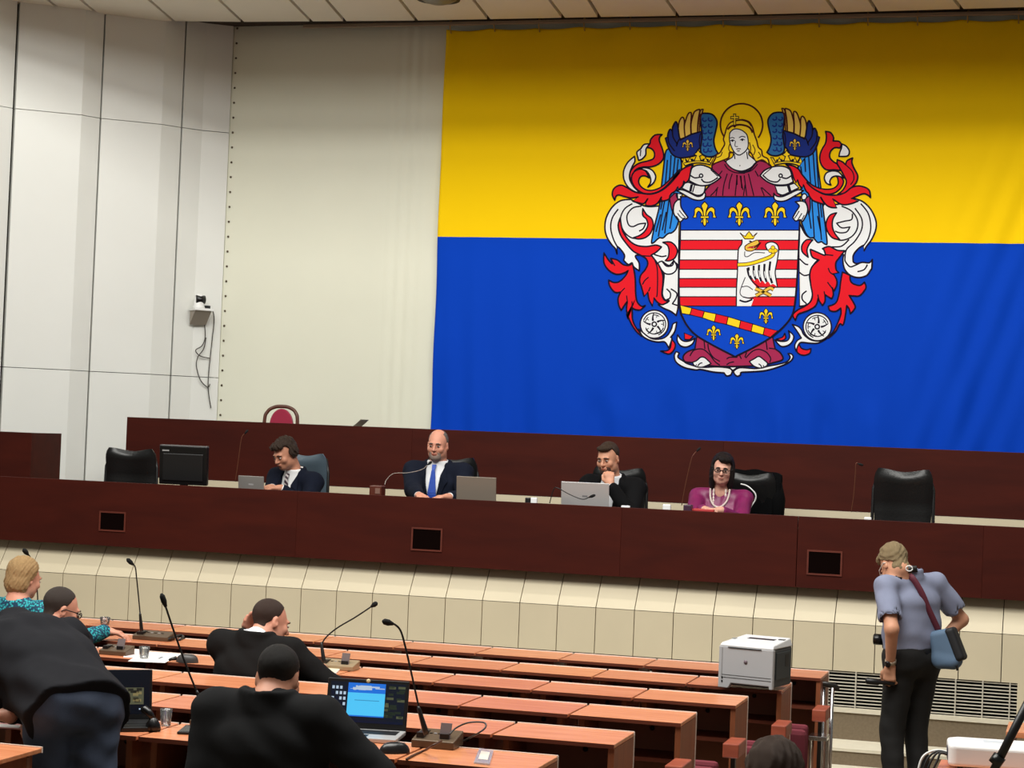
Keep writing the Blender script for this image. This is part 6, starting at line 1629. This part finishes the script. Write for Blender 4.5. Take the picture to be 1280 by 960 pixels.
# chrome rail posts at the end of the front row
p = PY(1036, 855, 12.05)
hr = thing('handrail', 'chrome double-post handrail beside the end of the front desk row', 'handrail', (p[0], 12.05, 0))
zt_ = p[2]
for dx in (-.03, .022):
    mb = MB(); mb.tube([(dx, 0, 0), (dx, 0, zt_-.02)], .012, 10); mb.build('post', M_CHROME, hr)
mb = MB(); mb.tube(smooth_path([(-.055, -.02, zt_-.005), (-.03, -.01, zt_+.0), (.0, 0, zt_-.005), (.035, .02, zt_-.015), (.05, .03, zt_-.03)]), .017, 10); mb.build('top_bar', M_DARKMETAL, hr)

# ---------------------------------------------------------------- projector, its table and the black stand, bottom right
YPJ = 8.6
tz = PY(1230, 958, YPJ)[2]
a_ = PZ(1172, 958, tz); 
tb = thing('projector_table', 'wooden table under the white projector', 'table', (a_[0], YPJ-.30, tier(5)))
th_ = tz - tier(5)
mb = MB(); mb.box((0, 0, th_-.03), (.75, .40, th_)); mb.build('table_top', M_DESK, tb, bevel=.004)
for x, y in ((.04, .04), (.71, .04), (.04, .36), (.71, .36)):
    mb = MB(); mb.box((x-.02, y-.02, 0), (x+.02, y+.02, th_-.03)); mb.build('leg', M_DESK_SIDE, tb)
pj0 = PZ(1190, 952, tz); s_ = px_per_m(pj0)
pj = thing('projector', 'white projector with cables plugged into its side', 'projector', (pj0[0], YPJ-.20, tz+.001), .10)
pw2 = .42; pd2 = .27; ph2 = .105
mb = MB()
outl = [(0, .02), (.02, 0), (pw2-.02, 0), (pw2, .02), (pw2, pd2-.04), (pw2-.04, pd2), (.04, pd2), (0, pd2-.04)]
mb.prism([(x, y, .018) for x, y in outl], (0, 0, ph2-.018)); hs_ = mb.build('housing', mat('projector_white', (240, 238, 236), .4), pj, bevel=.018, seg=4)
mb = MB(); mb.box((-.002, .045, .035), (.012, .16, .085)); mb.build('socket_panel', mat('socket_dark', (42, 38, 60), .5), pj, bevel=.004)
mb = MB(); mb.box((pw2*.35, pd2*.55, ph2-.002), (pw2*.62, pd2*.75, ph2+.0012)); mb.build('control_panel', mat('panel_pale', (206, 212, 218), .4), pj)
for x, y in ((.05, .04), (pw2-.05, .04), (pw2*.5, pd2-.05)):
    mb = MB(); mb.lathe([(.012, 0), (.014, .004), (.010, .02)], 12, Matrix.Translation((x, y, 0))); mb.build('foot', M_BLACK, pj)
for k, (y0, dx, m_) in enumerate(((.06, -.03, M_BLACK), (.085, -.05, M_BLACK), (.11, -.065, M_BLACK), (.135, -.085, M_WHITE))):
    mb = MB(); o_ = Vector(pj.location); R3 = Matrix.Rotation(.10, 4, 'Z')
    P = [o_ + R3 @ Vector(q) for q in [(.004, y0, .055), (-.02+dx*.3, y0, .06), (dx-.01, y0-.01, .035), (dx-.03, y0-.02, -.02), (dx-.04, y0-.02, -.12)]]
    mb.tube(smooth_path(P), .005, 8); tag(mb.build('cable', m_), ['first black cable from the front edge of the projector socket panel', 'second black cable from the front edge of the projector socket panel', 'third black cable from the front edge of the projector socket panel', 'white cable at the back of the projector socket panel'][k], 'cable')
st = thing('tripod', 'black tripod leg slanting across the white projector at the right edge', 'tripod', tuple(PY(1236, 975, 8.05)))
o_ = Vector(st.location)
mb = MB(); mb.tube([Vector(PY(1236, 975, 8.05))-o_, Vector(PY(1290, 868, 8.05))-o_], .017, 10); mb.build('leg', M_BLACK, st)
mb = MB(); mb.tube([Vector(PY(1243, 955, 8.05))-o_, Vector(PY(1250, 945, 8.05))-o_], .026, 10); mb.build('clamp', M_BLACK_S, st)
mb = MB(); mb.tube([Vector(PY(1236, 975, 8.05))-o_, Vector(PY(1228, 993, 8.05))-o_, Vector((PY(1190, 1075, 8.02)[0], 8.0, tier(6)+.002))-o_], .011, 10); mb.build('lower_tube', M_BLACK, st)
# low wooden desk at the far right edge
yk = 11.9; kz = PY(1270, 906, yk)[2]
k0 = PZ(1258, 912, kz)
lw = thing('low_desk', 'low wooden desk at the right edge behind the projector', 'desk', (k0[0], yk-.3, 0))
mb = MB(); mb.box((0, 0, kz-.035), (.6, .42, kz)); mb.build('desk_top', M_DESK, lw, bevel=.004)
for x in (.02, .55):
    mb = MB(); mb.box((x, .02, 0), (x+.03, .40, kz-.035)); mb.build('side_panel', M_DESK_SIDE, lw)

# ---------------------------------------------------------------- what the photographer carries
J = j11; ctr = J['pelvis']
bgp = PY(1182, 806, YM-.06)
bag = thing('shoulder_bag', 'blue-grey shoulder bag hanging at the back of the man in the polo shirt', 'bag', (bgp[0], bgp[1], bgp[2]-.14), -.25)
bf = Field((-.14, -.11, -.05), (.16, .11, .34), .006)
bf.rbox(V(0, 0, .12), [.085, .045, .115], rotm((0, 1, 0), -.25), .035, .02); bf.cone(V(-.04, 0, .05), V(.05, 0, .04), .045, .045, .03)
bf.build('pouch', mat('denim_grey', (86, 110, 136), .75, var=.08, bump=.2, bscale=300), bag)
ff = Field((-.14, -.12, -.05), (.18, .12, .34), .006)
ff.rbox(V(.065, .0, .15), [.03, .05, .105], rotm((0, 1, 0), -.42), .022, .02); ff.build('side_pocket', mat('bag_black', (20, 20, 24), .6), bag)
mb = MB(); mb.tube([(.075, -.03, .05), (.085, -.035, .02), (.088, -.035, -.005)], .006, 6); mb.build('zip_pull', M_BLACK, bag)
sp_ = [J['N'] + V(.0, -.085, .0), PY(1141, 723, YM-.11), PY(1152, 741, YM-.11), PY(1160, 760, YM-.09), PY(1167, 775, YM-.07), PY(1173, 788, YM-.05)]
o_ = Vector(bag.location); Ri = Matrix.Rotation(.25, 4, 'Z')
P = [Ri @ (Vector(p)-o_) for p in smooth_path(sp_)]
mb = MB()
vs = []
for i, p in enumerate(P):
    t = (P[min(i+1, len(P)-1)]-P[max(i-1, 0)]).normalized(); w__ = t.cross(Vector((0, 1, 0))).normalized()*.019
    vs += [p-w__, p+w__]
mb.add(vs, [(2*i, 2*i+1, 2*i+3, 2*i+2) for i in range(len(P)-1)], 0, True); mb.build('shoulder_strap', mat('maroon_strap', (92, 30, 46), .7), bag, solid=.004)
# the camera on a black neck strap
cp = PY(1109, 800, YM+.02)
cm = thing('camera', 'black camera hanging on a neck strap before the chest of the standing man', 'camera', tuple(cp))
o_ = Vector(cp)
mb = MB(); mb.box((-.025, -.06, -.05), (.03, .06, .06)); mb.build('body', M_BLACK, cm, bevel=.01)
mb = MB(); mb.lathe([(.02, 0), (.034, .0), (.034, .06), (.026, .065)], 16, Matrix.Translation((-.02, .0, .0)) @ Matrix.Rotation(-PI/2, 4, 'Y')); mb.build('lens', M_BLACK_S, cm)
nk = J['N']
sp2 = [PY(1108, 790, YM-.03), PY(1110, 765, YM-.08), PY(1114, 745, YM-.12), PY(1122, 726, YM-.13), nk + V(-.05, -.085, .030), nk + V(.0, -.092, .045), nk + V(.045, -.07, .05)]
P = [Vector(p)-o_ for p in smooth_path(sp2)]
mb = MB(); vs = []
for i, p in enumerate(P):
    t = (P[min(i+1, len(P)-1)]-P[max(i-1, 0)]).normalized(); w__ = t.cross(Vector((.3, -1, .2))).normalized()*.020
    vs += [p-w__, p+w__]
mb.add(vs, [(2*i, 2*i+1, 2*i+3, 2*i+2) for i in range(len(P)-1)], 0, True); mb.build('neck_strap', M_BLACK, cm, solid=.004)
bk_ = Vector(nk + V(.0, -.105, .052)) - o_
mb = MB(); mb.tube([bk_ + Vector((.02*math.cos(a_), -.004, .016*math.sin(a_))) for a_ in np.linspace(0, 2*PI, 15)], .0035, 6); mb.build('strap_buckle', M_WHITE, cm)
# what he holds
hp = J['WL'] + V(-.02, .0, -.105)
hd_ = thing('handset', 'black handheld device held by the man standing before the dais', 'device', tuple(hp))
mb = MB(); mb.tube([(.05, .01, -.005), (-.04, 0, 0), (-.05, 0, 0), (-.115, -.01, .004), (-.125, -.01, .004)], [.012, .013, .02, .021, .014], 14); mb.build('body', M_BLACK, hd_)
# a small white pin on the speaker's lapel
# ================================================================ light, camera
def area(name, loc, target, size, power, col=(1, 1, 1), sy=None):
    l = bpy.data.lights.new(name, 'AREA'); l.energy = power; l.color = col
    l.shape = 'RECTANGLE'; l.size = size; l.size_y = sy or size
    o = bpy.data.objects.new(name, l); COL.objects.link(o); o.location = loc
    d = Vector(target) - Vector(loc); o.rotation_euler = d.to_track_quat('-Z', 'Y').to_euler()
    return o
WARM = (1.0, .985, .93)
POW = dict(A=280, B=178, C=910, D=140, W=.16)
area('hall_light', (-3.6, 9.0, 8.0), (-3.8, 17.4, 3.0), 11.0, POW['A'], WARM, .5)
area('cove_light', (-4.2, 13.4, 6.64), (-4.2, 17.0, 3.2), 11.0, POW['B'], WARM, .35)
area('hall_light', (-4.5, 7.2, 7.3), (-4.5, 7.6, 0), 8.0, POW['C'], WARM, 4.0)
area('hall_light', (-.2, 11.6, 7.2), (-.2, 11.9, 0), 2.4, POW['D'], WARM, 2.4)
w = bpy.data.worlds.new('hall'); S.world = w; w.use_nodes = True
bg = w.node_tree.nodes['Background']; bg.inputs[0].default_value = (1.0, .95, .88, 1); bg.inputs[1].default_value = POW['W']

cam = bpy.data.cameras.new('camera'); cam.sensor_width = 36.0; cam.lens = FPX/1280*36.0
cam.clip_start = .05; cam.clip_end = 100
co = bpy.data.objects.new('camera', cam); COL.objects.link(co)
m = Matrix.Identity(4)
for i in range(3):
    m[i][0] = R_[i]; m[i][1] = U_[i]; m[i][2] = -F_[i]; m[i][3] = CAM[i]
co.matrix_world = m
S.camera = co
S.view_settings.view_transform = 'Standard'; S.view_settings.look = 'None'
S.view_settings.exposure = 0.0; S.view_settings.gamma = 1.0; S.view_settings.use_curve_mapping = False
S.cycles.max_bounces = 6; S.cycles.use_denoising = True
